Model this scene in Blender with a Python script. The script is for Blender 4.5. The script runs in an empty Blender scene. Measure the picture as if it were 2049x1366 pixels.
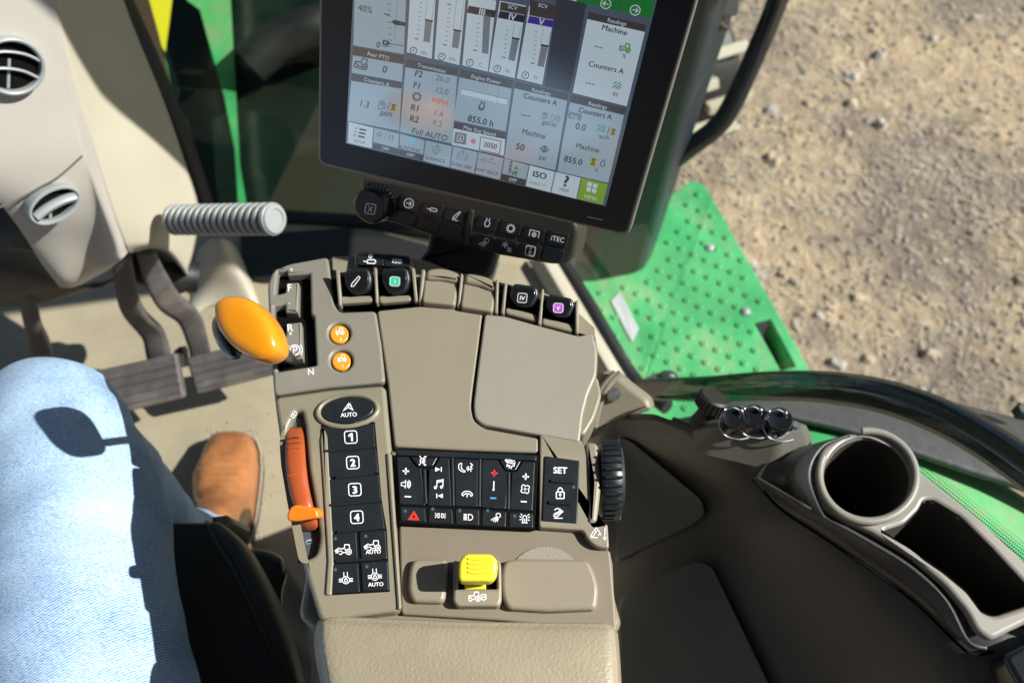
import bpy, bmesh, math, random
from mathutils import Vector, Matrix, Quaternion
from mathutils.geometry import tessellate_polygon
random.seed(7)
R = math.radians
S = bpy.context.scene
COL = S.collection

# ---------------------------------------------------------------- camera, world, sun, exposure
FPX = 1967.0
CAM = Vector((0, 0, 1.42))
PITCH = 60.0
FW = Vector((0, math.cos(R(PITCH)), -math.sin(R(PITCH))))
UPV = Vector((0, math.sin(R(PITCH)), math.cos(R(PITCH))))
RT = Vector((1, 0, 0))
cd = bpy.data.cameras.new('camera'); co = bpy.data.objects.new('camera', cd); COL.objects.link(co)
co.location = CAM; co.rotation_euler = (R(90 - PITCH), 0, 0)
cd.sensor_width = 22.3; cd.lens = FPX * 22.3 / 2049.0
cd.clip_start = 0.02; cd.clip_end = 1200
cd.dof.use_dof = True; cd.dof.focus_distance = 0.70; cd.dof.aperture_fstop = 4.6
S.camera = co
EXPO = 0.8
S.view_settings.view_transform = 'Standard'; S.view_settings.look = 'None'
S.view_settings.exposure = EXPO; S.view_settings.gamma = 1
W = bpy.data.worlds.new('World'); S.world = W; W.use_nodes = True
nt = W.node_tree
sky = nt.nodes.new('ShaderNodeTexSky'); sky.sky_type = 'NISHITA'; sky.sun_disc = False
SUNEL, SUNAZ = 42.0, 91.0     # azimuth measured from +y (ahead) towards +x (right)
sky.sun_elevation = R(SUNEL); sky.sun_rotation = R(SUNAZ)
nt.links.new(sky.outputs[0], nt.nodes['Background'].inputs[0]); nt.nodes['Background'].inputs[1].default_value = 0.052
sd = bpy.data.lights.new('sun', 'SUN'); so = bpy.data.objects.new('sun', sd); COL.objects.link(so)
sd.energy = 4.9; sd.angle = R(0.5); sd.color = (1.0, 0.965, 0.90)
sdir = Vector((math.sin(R(SUNAZ)) * math.cos(R(SUNEL)), math.cos(R(SUNAZ)) * math.cos(R(SUNEL)), math.sin(R(SUNEL))))
so.rotation_euler = (-sdir).to_track_quat('-Z', 'Y').to_euler(); so.location = sdir * 6

# ---------------------------------------------------------------- geometry helpers
def ray(px, py):
    return FW * FPX + RT * (px - 1024.5) + UPV * (683 - py)
def pd(px, py, d):            # point seen at (px, py) of the photograph, d metres deep
    return CAM + ray(px, py) * (d / FPX)
def pz(px, py, z):
    r = ray(px, py); return CAM + r * ((z - CAM.z) / r.z)
class Plane:
    def __init__(s, o, n, x=None):
        s.o = Vector(o); s.n = Vector(n).normalized()
        x = Vector(x) if x else Vector((1, 0, 0)); s.x = (x - s.n * x.dot(s.n)).normalized(); s.y = s.n.cross(s.x)
    def P(s, px, py, h=0.0):
        r = ray(px, py); return CAM + r * (((s.o + s.n * h - CAM).dot(s.n)) / r.dot(s.n))
    def t2(s, p): q = p - s.o; return (q.dot(s.x), q.dot(s.y))
    def w(s, u, v, h=0.0): return s.o + s.x * u + s.y * v + s.n * h
def hplane(z): return Plane((0, 0, z), (0, 0, 1))
def plane3(a, b, c):
    n = (b - a).cross(c - a).normalized()
    if n.dot(CAM - a) < 0: n = -n
    return Plane(a, n)
def area2(p): return 0.5 * sum(p[i][0] * p[(i + 1) % len(p)][1] - p[(i + 1) % len(p)][0] * p[i][1] for i in range(len(p)))
def inset(p, d):              # p counter-clockwise, positive d goes inwards
    n = len(p); out = []
    for i in range(n):
        a, b, c = p[i - 1], p[i], p[(i + 1) % n]
        e1 = Vector((b[0] - a[0], b[1] - a[1])); e2 = Vector((c[0] - b[0], c[1] - b[1]))
        if e1.length < 1e-9: e1 = e2.copy()
        if e2.length < 1e-9: e2 = e1.copy()
        e1.normalize(); e2.normalize()
        n1 = Vector((-e1.y, e1.x)); n2 = Vector((-e2.y, e2.x)); m = n1 + n2
        if m.length < 1e-6: m = n1.copy()
        m.normalize(); k = d / max(0.35, m.dot(n1))
        out.append((b[0] + m.x * k, b[1] + m.y * k))
    return out
def rnd(p, r, n=5):           # round the corners of a 2-D polygon
    if not isinstance(r, (list, tuple)) and r <= 0: return list(p)
    out = []; N = len(p)
    rs = r if isinstance(r, (list, tuple)) else [r] * N
    for i in range(N):
        a, b, c = Vector(p[i - 1]), Vector(p[i]), Vector(p[(i + 1) % N])
        u = a - b; v = c - b; lu, lv = u.length, v.length
        if lu < 1e-7 or lv < 1e-7: continue
        u.normalize(); v.normalize()
        k = min(rs[i], lu * .45, lv * .45)
        if u.dot(v) < -.985 or k < 1e-5: out.append(tuple(b)); continue
        s, e = b + u * k, b + v * k
        for j in range(n + 1):
            t = j / n; q = s * (1 - t) ** 2 + b * 2 * t * (1 - t) + e * t * t; out.append(tuple(q))
    return out
def ell(cx, cy, rx, ry, ang=0, n=32):
    ca, sa = math.cos(R(ang)), math.sin(R(ang)); o = []
    for i in range(n):
        t = 2 * math.pi * i / n; x, y = rx * math.cos(t), ry * math.sin(t)
        o.append((cx + x * ca - y * sa, cy + x * sa + y * ca))
    return o
def cr(pts, n):               # Catmull-Rom through points
    out = []; P = [pts[0]] + list(pts) + [pts[-1]]
    for i in range(1, len(P) - 2):
        for j in range(n):
            t = j / n; a, b, c, d = P[i - 1], P[i], P[i + 1], P[i + 2]
            out.append(0.5 * ((2 * b) + (c - a) * t + (2 * a - 5 * b + 4 * c - d) * t * t + (3 * b - a - 3 * c + d) * t ** 3))
    out.append(P[-2]); return out
def crp(pts, n=6): return [(v.x, v.y) for v in cr([Vector(p) for p in pts], n)]

FONTC = {}
def glyphs(s, bold=0.0, shear=0.0):
    k = (s, bold, shear)
    if k not in FONTC:
        c = bpy.data.curves.new('lettering', 'FONT'); c.body = s; c.align_x = 'CENTER'; c.size = 1.37; c.resolution_u = 3
        c.offset = bold; c.shear = shear; c.fill_mode = 'FRONT'
        o = bpy.data.objects.new('lettering', c); m = bpy.data.meshes.new_from_object(o)
        FONTC[k] = ([(v.co.x, v.co.y) for v in m.vertices], [tuple(p.vertices) for p in m.polygons])
        bpy.data.meshes.remove(m); bpy.data.objects.remove(o); bpy.data.curves.remove(c)
    return FONTC[k]

class MB:
    def __init__(s): s.v = []; s.f = []; s.m = []; s.mats = []; s.flat = set()
    def mi(s, m):
        if m not in s.mats: s.mats.append(m)
        return s.mats.index(m)
    def add(s, V, F, m):
        b = len(s.v); k = s.mi(m); s.v += [Vector(x) for x in V]
        for f in F: s.f.append([b + i for i in f]); s.m.append(k)
        return s
    def prism(s, pl, pts, h1, h0, m, r=0.0, b=0.0, holes=(), hr=0.0, world=False, nb=3, taper=0.0, dome=0.0):
        p2 = [pl.t2(pl.P(x, y, h1)) for x, y in pts] if not world else list(pts)
        if area2(p2) < 0: p2 = p2[::-1]; r = r[::-1] if isinstance(r, list) else r
        r = [max(x, 1.6 * b) for x in r] if isinstance(r, list) else (max(r, 1.6 * b) if b < .008 else r)
        p2 = rnd(p2, r)
        loops = []
        def stack(q, sg):
            L = []
            if b > 0:
                for k in range(nb + 1):
                    t = math.pi / 2 * k / nb
                    L.append((inset(q, sg * b * (1 - math.sin(math.pi / 2 - t))) if k < nb else inset(q, sg * b), h1 - b * (1 - math.sin(t))))
            else: L.append((q, h1))
            L = L[::-1]                                   # top ring first
            L.append((inset(q, -sg * taper) if taper else q, h0)); return L
        loops.append(stack(p2, 1))
        for hpts in holes:
            q = [pl.t2(pl.P(x, y, h1)) for x, y in hpts] if not world else list(hpts)
            if area2(q) < 0: q = q[::-1]
            q = rnd(q, max(hr, 0)); loops.append(stack(q, -1))
        V = []; F = []; tops = []; bots = []
        for L in loops:
            n = len(L[0][0]); base = len(V)
            for ring, h in L: V += [pl.w(u, v, h) for u, v in ring]
            for k in range(len(L) - 1):
                for i in range(n):
                    j = (i + 1) % n; F.append((base + k * n + i, base + k * n + j, base + (k + 1) * n + j, base + (k + 1) * n + i))
            tops.append([base + i for i in range(n)]); bots.append([base + (len(L) - 1) * n + i for i in range(n)])
        s.flat0 = len(s.f) + len(F)
        if len(loops) == 1:
            F.append(tops[0]); F.append(bots[0][::-1])
        else:
            for idx in (tops, bots):
                flat = [i for t in idx for i in t]
                for t in tessellate_polygon([[Vector((*pl.t2(V[i]), 0)) for i in tt] for tt in idx]): F.append(tuple(flat[i] for i in t))
        for i in range(s.flat0, len(s.f) + len(F)): s.flat.add(i)
        return s.add(V, F, m)
    def pillow(s, pl, pts, H, Hd, m, e=2.4, n=9):     # rounded cushion shape inside a smooth outline
        q = [Vector(pl.t2(pl.P(x, y, 0))) for x, y in crp(list(pts) + [pts[0]], 4)[:-1]]; c = sum(q, Vector((0, 0))) / len(q); N_ = len(q); V = []; F = []
        hs = []
        for k in range(-n, n + 1):
            a = math.pi / 2 * k / n; f = max(0, math.cos(a)) ** (2 / e); h = (H if k > 0 else Hd) * (1 if k > 0 else -1) * abs(math.sin(a)) ** (2 / e); hs.append((max(f, .01), h))
        for f, h in hs: V += [pl.w(c.x + (p.x - c.x) * f, c.y + (p.y - c.y) * f, h) for p in q]
        for k in range(len(hs) - 1):
            for i in range(N_): j = (i + 1) % N_; F.append((k * N_ + i, k * N_ + j, (k + 1) * N_ + j, (k + 1) * N_ + i))
        F.append(list(range(N_))[::-1]); F.append([(len(hs) - 1) * N_ + i for i in range(N_)])
        return s.add(V, F, m)
    def box(s, c, d, m, rot=None, b=0.0):
        bm = bmesh.new(); bmesh.ops.create_cube(bm, size=1); bmesh.ops.scale(bm, vec=d, verts=bm.verts)
        if b: bmesh.ops.bevel(bm, geom=bm.edges[:], offset=b, segments=2, affect='EDGES', profile=.5)
        M = Matrix.Translation(c) @ (rot.to_4x4() if rot else Matrix())
        V = [M @ v.co for v in bm.verts]; F = [[v.index for v in f.verts] for f in bm.faces]; bm.free()
        return s.add(V, F, m)
    def tube(s, path, rad, m, n=14, cap=True, flat=1.0, up=None):
        P = [Vector(p) for p in path]; rs = rad if isinstance(rad, (list, tuple)) else [rad] * len(P)
        V = []; F = []; u = Vector(up) if up else None
        for i, p in enumerate(P):
            t = (P[min(i + 1, len(P) - 1)] - P[max(i - 1, 0)]).normalized()
            if u is None: u = t.orthogonal()
            u = (u - t * u.dot(t)).normalized(); w = t.cross(u)
            for k in range(n):
                a = 2 * math.pi * k / n; V.append(p + (u * math.cos(a) * flat + w * math.sin(a)) * rs[i])
        for i in range(len(P) - 1):
            for k in range(n): j = (k + 1) % n; F.append((i * n + k, i * n + j, (i + 1) * n + j, (i + 1) * n + k))
        if cap: F.append(list(range(n))[::-1]); F.append([(len(P) - 1) * n + k for k in range(n)])
        return s.add(V, F, m)
    def lathe(s, o, ax, prof, m, n=32, ribs=0, ribd=0.0):   # prof: (radius, height) list
        ax = Vector(ax).normalized(); u = ax.orthogonal().normalized(); w = ax.cross(u); o = Vector(o); V = []; F = []
        for rr, h in prof:
            for k in range(n):
                a = 2 * math.pi * k / n; V.append(o + ax * h + (u * math.cos(a) + w * math.sin(a)) * rr)
        for i in range(len(prof) - 1):
            for k in range(n): j = (k + 1) % n; F.append((i * n + k, i * n + j, (i + 1) * n + j, (i + 1) * n + k))
        F.append(list(range(n))[::-1]); F.append([(len(prof) - 1) * n + k for k in range(n)])
        return s.add(V, F, m)
    def patch(s, C, nu, nv, m, closeu=False):
        rows = [cr([Vector(p) for p in r], nv) for r in C]
        cols = [cr([rows[i][j] for i in range(len(rows))], nu) for j in range(len(rows[0]))]
        NU = len(cols[0]); NV = len(cols); V = [cols[j][i] for i in range(NU) for j in range(NV)]
        F = [(i * NV + j, i * NV + j + 1, (i + 1) * NV + j + 1, (i + 1) * NV + j) for i in range(NU - 1) for j in range(NV - 1)]
        return s.add(V, F, m)
    def sph(s, c, r, m, sc=(1, 1, 1), n=14, rot=None):
        V = []; F = []; c = Vector(c)
        for i in range(n // 2 + 1):
            a = math.pi * i / (n // 2)
            for k in range(n):
                q = Vector((math.sin(a) * math.cos(2 * math.pi * k / n) * sc[0], math.sin(a) * math.sin(2 * math.pi * k / n) * sc[1], math.cos(a) * sc[2])) * r
                if rot: q = rot @ q
                V.append(c + q)
        for i in range(n // 2):
            for k in range(n): j = (k + 1) % n; F.append((i * n + k, (i + 1) * n + k, (i + 1) * n + j, i * n + j))
        return s.add(V, F, m)
    # marks lying on a plane, drawn in photograph pixels
    def stroke(s, pl, pts, wpx, h, m, close=False):
        P = [Vector(p) for p in pts]
        if close: P = P + [P[0], P[1]]
        V = []; F = []; n = len(P); hw = wpx / 2
        for i in range(n):
            a = (P[i] - P[i - 1]) if i else (P[1] - P[0]); b = (P[i + 1] - P[i]) if i < n - 1 else a
            if close and i == 0: a = P[-1] - P[-2]
            if a.length < 1e-6: a = b.copy()
            if b.length < 1e-6: b = a.copy()
            a.normalize(); b.normalize(); q = Vector((-a.y - b.y, a.x + b.x))
            if q.length < 1e-4: q = Vector((-a.y, a.x))
            q.normalize(); k = hw / max(.4, q.dot(Vector((-a.y, a.x))))
            V += [pl.P(*(P[i] + q * k), h), pl.P(*(P[i] - q * k), h)]
        for i in range(n - 1): F.append((2 * i, 2 * i + 1, 2 * i + 3, 2 * i + 2))
        return s.add(V, F, m)
    def poly(s, pl, pts, h, m):
        V = [pl.P(x, y, h) for x, y in pts]
        T = tessellate_polygon([[Vector((x, y, 0)) for x, y in pts]])
        return s.add(V, [tuple(t) for t in T], m)
    def text(s, pl, t, cx, cy, cap, ang, h, m, bold=0.0, sx=1.0, shear=0.0):
        g, F = glyphs(t, 0.0, shear); ca, sa = math.cos(R(ang)), math.sin(R(ang))
        for k, (ox, oy) in enumerate([(0, 0)] if not bold else [(-bold, 0), (bold, 0), (0, bold * .6), (0, -bold * .6)]):
            V = []
            for x, y in g:
                X = (x * sx + ox * 1.5) * cap; Y = -((y + oy * 1.5) * cap - cap * .5); V.append(pl.P(cx + X * ca - Y * sa, cy + X * sa + Y * ca, h + k * 6e-6))
            s.add(V, F, m)
        return s
    def build(s, name, parent=None, mat=None, sub=0, solid=0.0, sharp=38, smooth=True):
        me = bpy.data.meshes.new(name); off = Vector((0, 0, 0)); p = parent
        while p is not None: off += Vector(p.location); p = p.parent
        if parent is None and s.v:
            c = sum(s.v, Vector()) / len(s.v); c.z = min(v.z for v in s.v); off = c
        me.from_pydata([tuple(v - off) for v in s.v], [], s.f)
        for m in s.mats: me.materials.append(m)
        for i, p in enumerate(me.polygons): p.material_index = s.m[i]
        bm = bmesh.new(); bm.from_mesh(me); bmesh.ops.recalc_face_normals(bm, faces=bm.faces); bm.to_mesh(me); bm.free()
        if smooth:
            me.shade_smooth(); me.set_sharp_from_angle(angle=R(sharp))
            for i in s.flat: me.polygons[i].use_smooth = False
        me.validate(); me.update()
        o = bpy.data.objects.new(name, me); COL.objects.link(o)
        if parent is not None: o.parent = parent
        else: o.location = off
        if solid:
            md = o.modifiers.new('thickness', 'SOLIDIFY'); md.thickness = solid; md.offset = -1
        if smooth and not solid and not sub and sharp < 60:
            md = o.modifiers.new('normals', 'WEIGHTED_NORMAL'); md.keep_sharp = True; md.weight = 80
        if sub:
            md = o.modifiers.new('smooth', 'SUBSURF'); md.levels = sub; md.render_levels = sub
        return o
def tag(o, label=None, cat=None, group=None, kind=None):
    if label: o['label'] = label
    if cat: o['category'] = cat
    if group: o['group'] = group
    if kind: o['kind'] = kind
    return o
def thing(name, loc, label, cat, group=None):
    o = bpy.data.objects.new(name, None); COL.objects.link(o); o.location = loc; o.empty_display_size = .05
    return tag(o, label, cat, group)

# ---------------------------------------------------------------- materials
def lin(c): return tuple(((x / 255) / 12.92 if x / 255 <= .04045 else ((x / 255 + .055) / 1.055) ** 2.4) for x in c)
def mat(name, col, rough=.5, metal=0.0, spec=.5, bump=0.0, bscale=300.0, var=0.0, vscale=20.0, col2=None, coat=0.0, emit=None, estr=1.0, trans=0.0, detail=4, bdist=.001, dust=0.0, mud=0.0):
    m = bpy.data.materials.new(name); m.use_nodes = True; t = m.node_tree; N = t.nodes; L = t.links; b = N['Principled BSDF']
    b.inputs['Base Color'].default_value = (*col, 1); b.inputs['Roughness'].default_value = rough; b.inputs['Metallic'].default_value = metal
    b.inputs['Specular IOR Level'].default_value = spec; b.inputs['Coat Weight'].default_value = coat; b.inputs['Coat Roughness'].default_value = .12
    tc = N.new('ShaderNodeTexCoord')
    if emit: b.inputs['IOR'].default_value = 1.9
    if emit: b.inputs['Emission Color'].default_value = (*emit, 1); b.inputs['Emission Strength'].default_value = estr
    if var or col2:
        n = N.new('ShaderNodeTexNoise'); n.inputs['Scale'].default_value = vscale; n.inputs['Detail'].default_value = detail; n.inputs['Roughness'].default_value = .6
        L.new(tc.outputs['Object'], n.inputs['Vector']); r = N.new('ShaderNodeValToRGB'); L.new(n.outputs['Fac'], r.inputs['Fac'])
        c2 = col2 or tuple(max(0, x * (1 - var)) for x in col); c1 = col if col2 else tuple(min(1, x * (1 + var)) for x in col)
        r.color_ramp.elements[0].position = .35; r.color_ramp.elements[1].position = .68
        r.color_ramp.elements[0].color = (*c2, 1); r.color_ramp.elements[1].color = (*c1, 1)
        out = r.outputs['Color']
        if dust:
            n3 = N.new('ShaderNodeTexNoise'); n3.inputs['Scale'].default_value = 900; n3.inputs['Detail'].default_value = 2
            L.new(tc.outputs['Object'], n3.inputs['Vector']); mr = N.new('ShaderNodeMapRange'); mr.inputs['From Min'].default_value = .66; mr.inputs['From Max'].default_value = .78; mr.inputs['To Max'].default_value = dust
            L.new(n3.outputs['Fac'], mr.inputs['Value']); mx = N.new('ShaderNodeMix'); mx.data_type = 'RGBA'; L.new(mr.outputs[0], mx.inputs['Factor'])
            L.new(out, mx.inputs['A']); mx.inputs['B'].default_value = (.45, .40, .32, 1); out = mx.outputs['Result']
        if mud:
            n4 = N.new('ShaderNodeTexNoise'); n4.inputs['Scale'].default_value = 6; n4.inputs['Detail'].default_value = 8; n4.inputs['Roughness'].default_value = .72; L.new(tc.outputs['Object'], n4.inputs['Vector'])
            m4 = N.new('ShaderNodeMapRange'); m4.inputs['From Min'].default_value = .52; m4.inputs['From Max'].default_value = .72; m4.inputs['To Max'].default_value = mud; L.new(n4.outputs['Fac'], m4.inputs['Value'])
            x4 = N.new('ShaderNodeMix'); x4.data_type = 'RGBA'; L.new(m4.outputs[0], x4.inputs['Factor']); L.new(out, x4.inputs['A']); x4.inputs['B'].default_value = (.36, .30, .20, 1); out = x4.outputs['Result']
        L.new(out, b.inputs['Base Color'])
        mr2 = N.new('ShaderNodeMapRange'); mr2.inputs['To Min'].default_value = rough * .85; mr2.inputs['To Max'].default_value = min(1, rough * 1.15); L.new(n.outputs['Fac'], mr2.inputs['Value']); L.new(mr2.outputs[0], b.inputs['Roughness'])
    if bump:
        n = N.new('ShaderNodeTexNoise'); n.inputs['Scale'].default_value = bscale; n.inputs['Detail'].default_value = 3
        L.new(tc.outputs['Object'], n.inputs['Vector']); u = N.new('ShaderNodeBump'); u.inputs['Strength'].default_value = bump; u.inputs['Distance'].default_value = bdist
        L.new(n.outputs['Fac'], u.inputs['Height']); L.new(u.outputs['Normal'], b.inputs['Normal'])
    return m
M = {}
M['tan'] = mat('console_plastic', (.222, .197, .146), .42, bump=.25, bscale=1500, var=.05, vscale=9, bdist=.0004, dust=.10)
M['tan_lower'] = mat('console_lower_plastic', (.185, .158, .115), .46, bump=.25, bscale=1500, var=.06, vscale=9, bdist=.0004, dust=.10)  # slightly darker tan for the body and lower shelf
M['tan_grey'] = mat('gate_panel_plastic', (.20, .185, .155), .38, bump=.3, bscale=1800, var=.04, vscale=12, bdist=.0004, dust=.10)
M['lid'] = mat('lid_metallic_paint', (.30, .275, .23), .34, metal=.15, bump=.6, bscale=2200, var=.04, vscale=9, bdist=.0004, dust=.15)
M['lid_brown'] = mat('storage_lid_plastic', (.235, .205, .152), .42, bump=.45, bscale=1600, var=.05, vscale=7, bdist=.0004, dust=.12)
M['olive'] = mat('button_column_plastic', (.215, .195, .14), .36, bump=.2, bscale=1500, var=.05, vscale=9, bdist=.0004)
M['speckle'] = mat('speckled_disc', (.235, .215, .175), .5, bump=.6, bscale=1100, bdist=.0006)
M['black'] = mat('button_rubber', (.010, .013, .016), .36, bump=.15, bscale=1200, var=.15, vscale=60, bdist=.0003, dust=.05)
M['blackgloss'] = mat('glossy_black_plastic', (.008, .009, .011), .14, coat=.3)
M['hole'] = mat('dark_recess', (.003, .003, .003), .8, spec=.1)
M['keybezel'] = mat('keypad_bezel_plastic', (.030, .027, .023), .4, bump=.2, bscale=1500, bdist=.0003)
M['white'] = mat('white_print', (.78, .79, .82), .5)
M['grey_print'] = mat('grey_print', (.30, .34, .42), .5)
M['red'] = mat('red_print', (.75, .04, .03), .5)
M['blue'] = mat('blue_print', (.05, .35, .75), .5)
M['led'] = mat('led_window', (.05, .09, .11), .25)
M['orange'] = mat('orange_knob_plastic', (.68, .245, .008), .24, coat=.25, var=.02, vscale=30)
M['orange_btn'] = mat('orange_button_plastic', (.72, .29, .02), .35)
M['rust'] = mat('throttle_orange_plastic', (.34, .070, .018), .40, bump=.2, bscale=900, bdist=.0003)
M['tab'] = mat('throttle_tab_plastic', (.75, .19, .012), .35)
M['yellow'] = mat('yellow_plastic', (.68, .60, .03), .4, bump=.15, bscale=1200, bdist=.0003)
M['green_print'] = mat('green_print', (.03, .50, .28), .5)
M['purple_print'] = mat('purple_print', (.42, .07, .50), .5)
M['leather'] = mat('armrest_leather', (.27, .235, .165), .40, bump=.55, bscale=420, var=.08, vscale=14, bdist=.0009)
M['seat'] = mat('seat_leather', (.022, .024, .027), .5, bump=.3, bscale=700, bdist=.0006)
M['thread'] = mat('seat_thread', (.07, .075, .085), .8)
M['steel'] = mat('bright_steel', (.30, .32, .34), .38, metal=1)
M['cream'] = mat('cowl_cream_plastic', (.40, .365, .295), .5, bump=.15, bscale=900, var=.03, vscale=5, bdist=.0004)
M['cowl'] = mat('cowl_metallic_plastic', (.44, .41, .375), .34, metal=.1, bump=.5, bscale=1300, var=.04, vscale=5, bdist=.0006)
M['label'] = mat('pale_label', (.42, .45, .47), .4)
M['ventgrey'] = mat('vent_grey_plastic', (.27, .29, .30), .35)
M['shroud'] = mat('column_shroud_plastic', (.10, .085, .065), .5)
M['pedal'] = mat('pedal_cast_iron', (.085, .078, .078), .5, bump=.4, bscale=300, var=.2, vscale=40, dust=.5, mud=.4)
M['rubber'] = mat('black_rubber', (.010, .010, .011), .55, bump=.2, bscale=500)
M['trim'] = mat('fender_trim_plastic', (.043, .045, .046), .38, bump=.45, bscale=1100, var=.05, vscale=6, bdist=.0004)
M['trimdark'] = mat('fender_recess_plastic', (.055, .066, .078), .40, bump=.3, bscale=1100, bdist=.0004)
M['well'] = mat('tray_well_painted_shade', (.055, .047, .038), .6)  # dark colour paints in the shade down inside the wells
M['outlet'] = mat('outlet_base_plastic', (.12, .113, .10), .42, bump=.3, bscale=1200)
M['tray'] = mat('cup_tray_plastic', (.23, .215, .19), .42, bump=.3, bscale=1200, var=.04, vscale=8, bdist=.0004)
M['greenpaint'] = mat('green_paint', (.050, .35, .12), .45, coat=.15, var=.25, vscale=7, dust=.6, mud=.75)
M['shadegreen'] = mat('hood_painted_shade', (.003, .010, .006), .35, var=.4, vscale=4)  # near-black green, the shade on the hood is put into the colour
M['shadeolive'] = mat('painted_shade_olive', (.012, .018, .009), .6, col2=(.022, .016, .010), vscale=6)  # dark olive and brown, painted as ground lying in shade
M['yellowpaint'] = mat('yellow_paint', (.75, .62, .03), .3)
M['brown'] = mat('pillar_brown', (.075, .045, .03), .4)
M['exhaust'] = mat('exhaust_cover_steel', (.016, .027, .035), .42, var=.15, vscale=5)
M['mesh'] = mat('perforated_steel', (.16, .17, .18), .4, metal=.5)
M['tyre'] = mat('dusty_tyre', (.42, .39, .30), .8, bump=.5, bscale=60)
M['fendrub'] = mat('fender_rubber', (.055, .058, .058), .6, bump=.5, bscale=70, bdist=.003, var=.2, vscale=8)
M['bezel'] = mat('monitor_bezel', (.010, .011, .016), .35, spec=.3)
M['housing'] = mat('monitor_housing', (.16, .155, .14), .4)
M['boot'] = mat('boot_leather', (.40, .165, .062), .20, col2=(.19, .070, .027), vscale=13, bump=.45, bscale=95, bdist=.003, detail=6)
M['sole'] = mat('boot_sole', (.07, .05, .035), .7)
M['headliner'] = mat('headliner', (.12, .12, .12), .9)
M['skin'] = mat('skin', (.45, .27, .19), .5)
# ribbed floor mat
def mat_floor():
    m = mat('floor_mat', (.315, .270, .19), .6, bump=0, var=.10, vscale=7, dust=.3, mud=.35); t = m.node_tree; N = t.nodes; L = t.links; b = N['Principled BSDF']
    tc = N.new('ShaderNodeTexCoord'); mp = N.new('ShaderNodeMapping'); mp.inputs['Rotation'].default_value = (0, 0, R(-14)); L.new(tc.outputs['Object'], mp.inputs['Vector'])
    w = N.new('ShaderNodeTexWave'); w.bands_direction = 'Y'; w.inputs['Scale'].default_value = 14; w.inputs['Distortion'].default_value = .15; L.new(mp.outputs[0], w.inputs['Vector'])
    mr = N.new('ShaderNodeMapRange'); mr.inputs['From Min'].default_value = .0; mr.inputs['From Max'].default_value = .12; L.new(w.outputs['Fac'], mr.inputs['Value'])
    n = N.new('ShaderNodeTexNoise'); n.inputs['Scale'].default_value = 400; L.new(tc.outputs['Object'], n.inputs['Vector'])
    ad = N.new('ShaderNodeMath'); ad.operation = 'MULTIPLY_ADD'; L.new(n.outputs['Fac'], ad.inputs[0]); ad.inputs[1].default_value = .25; L.new(mr.outputs[0], ad.inputs[2])
    u = N.new('ShaderNodeBump'); u.inputs['Strength'].default_value = .28; u.inputs['Distance'].default_value = .0015; L.new(ad.outputs[0], u.inputs['Height']); L.new(u.outputs[0], b.inputs['Normal'])
    return m
M['floor'] = mat_floor()
def mat_denim():
    m = bpy.data.materials.new('washed_denim'); m.use_nodes = True; t = m.node_tree; N = t.nodes; L = t.links; b = N['Principled BSDF']
    b.inputs['Roughness'].default_value = .85; b.inputs['Specular IOR Level'].default_value = .15; b.inputs['Sheen Weight'].default_value = .05
    tc = N.new('ShaderNodeTexCoord')
    n1 = N.new('ShaderNodeTexNoise'); n1.inputs['Scale'].default_value = 9; n1.inputs['Detail'].default_value = 7; n1.inputs['Roughness'].default_value = .62; L.new(tc.outputs['Object'], n1.inputs['Vector'])
    mp = N.new('ShaderNodeMapping'); mp.inputs['Rotation'].default_value = (0, 0, R(38)); mp.inputs['Scale'].default_value = (1, 3.2, 1); L.new(tc.outputs['Object'], mp.inputs['Vector'])
    n2 = N.new('ShaderNodeTexNoise'); n2.inputs['Scale'].default_value = 330; n2.inputs['Detail'].default_value = 3; L.new(mp.outputs[0], n2.inputs['Vector'])
    w = N.new('ShaderNodeTexWave'); w.bands_direction = 'Y'; w.inputs['Scale'].default_value = 150; w.inputs['Distortion'].default_value = 1.5; w.inputs['Detail'].default_value = 2
    mp2 = N.new('ShaderNodeMapping'); mp2.inputs['Rotation'].default_value = (0, 0, R(-35)); L.new(tc.outputs['Object'], mp2.inputs['Vector']); L.new(mp2.outputs[0], w.inputs['Vector'])
    a = N.new('ShaderNodeMath'); a.operation = 'MULTIPLY_ADD'; a.inputs[1].default_value = .85; L.new(n2.outputs['Fac'], a.inputs[0]); L.new(n1.outputs['Fac'], a.inputs[2])
    a2 = N.new('ShaderNodeMath'); a2.operation = 'MULTIPLY_ADD'; a2.inputs[1].default_value = .30; L.new(w.outputs['Fac'], a2.inputs[0]); L.new(a.outputs[0], a2.inputs[2])
    mrr = N.new('ShaderNodeMapRange'); mrr.inputs['From Min'].default_value = .62; mrr.inputs['From Max'].default_value = 1.50; L.new(a2.outputs[0], mrr.inputs['Value']); r = N.new('ShaderNodeValToRGB'); L.new(mrr.outputs[0], r.inputs['Fac']); e = r.color_ramp.elements
    e[0].position = .15; e[0].color = (.07, .165, .35, 1); e[1].position = .72; e[1].color = (.42, .56, .74, 1)
    L.new(r.outputs['Color'], b.inputs['Base Color'])
    u = N.new('ShaderNodeBump'); u.inputs['Strength'].default_value = .5; u.inputs['Distance'].default_value = .0012; L.new(a2.outputs[0], u.inputs['Height']); L.new(u.outputs[0], b.inputs['Normal'])
    return m
M['denim'] = mat_denim()
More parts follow.
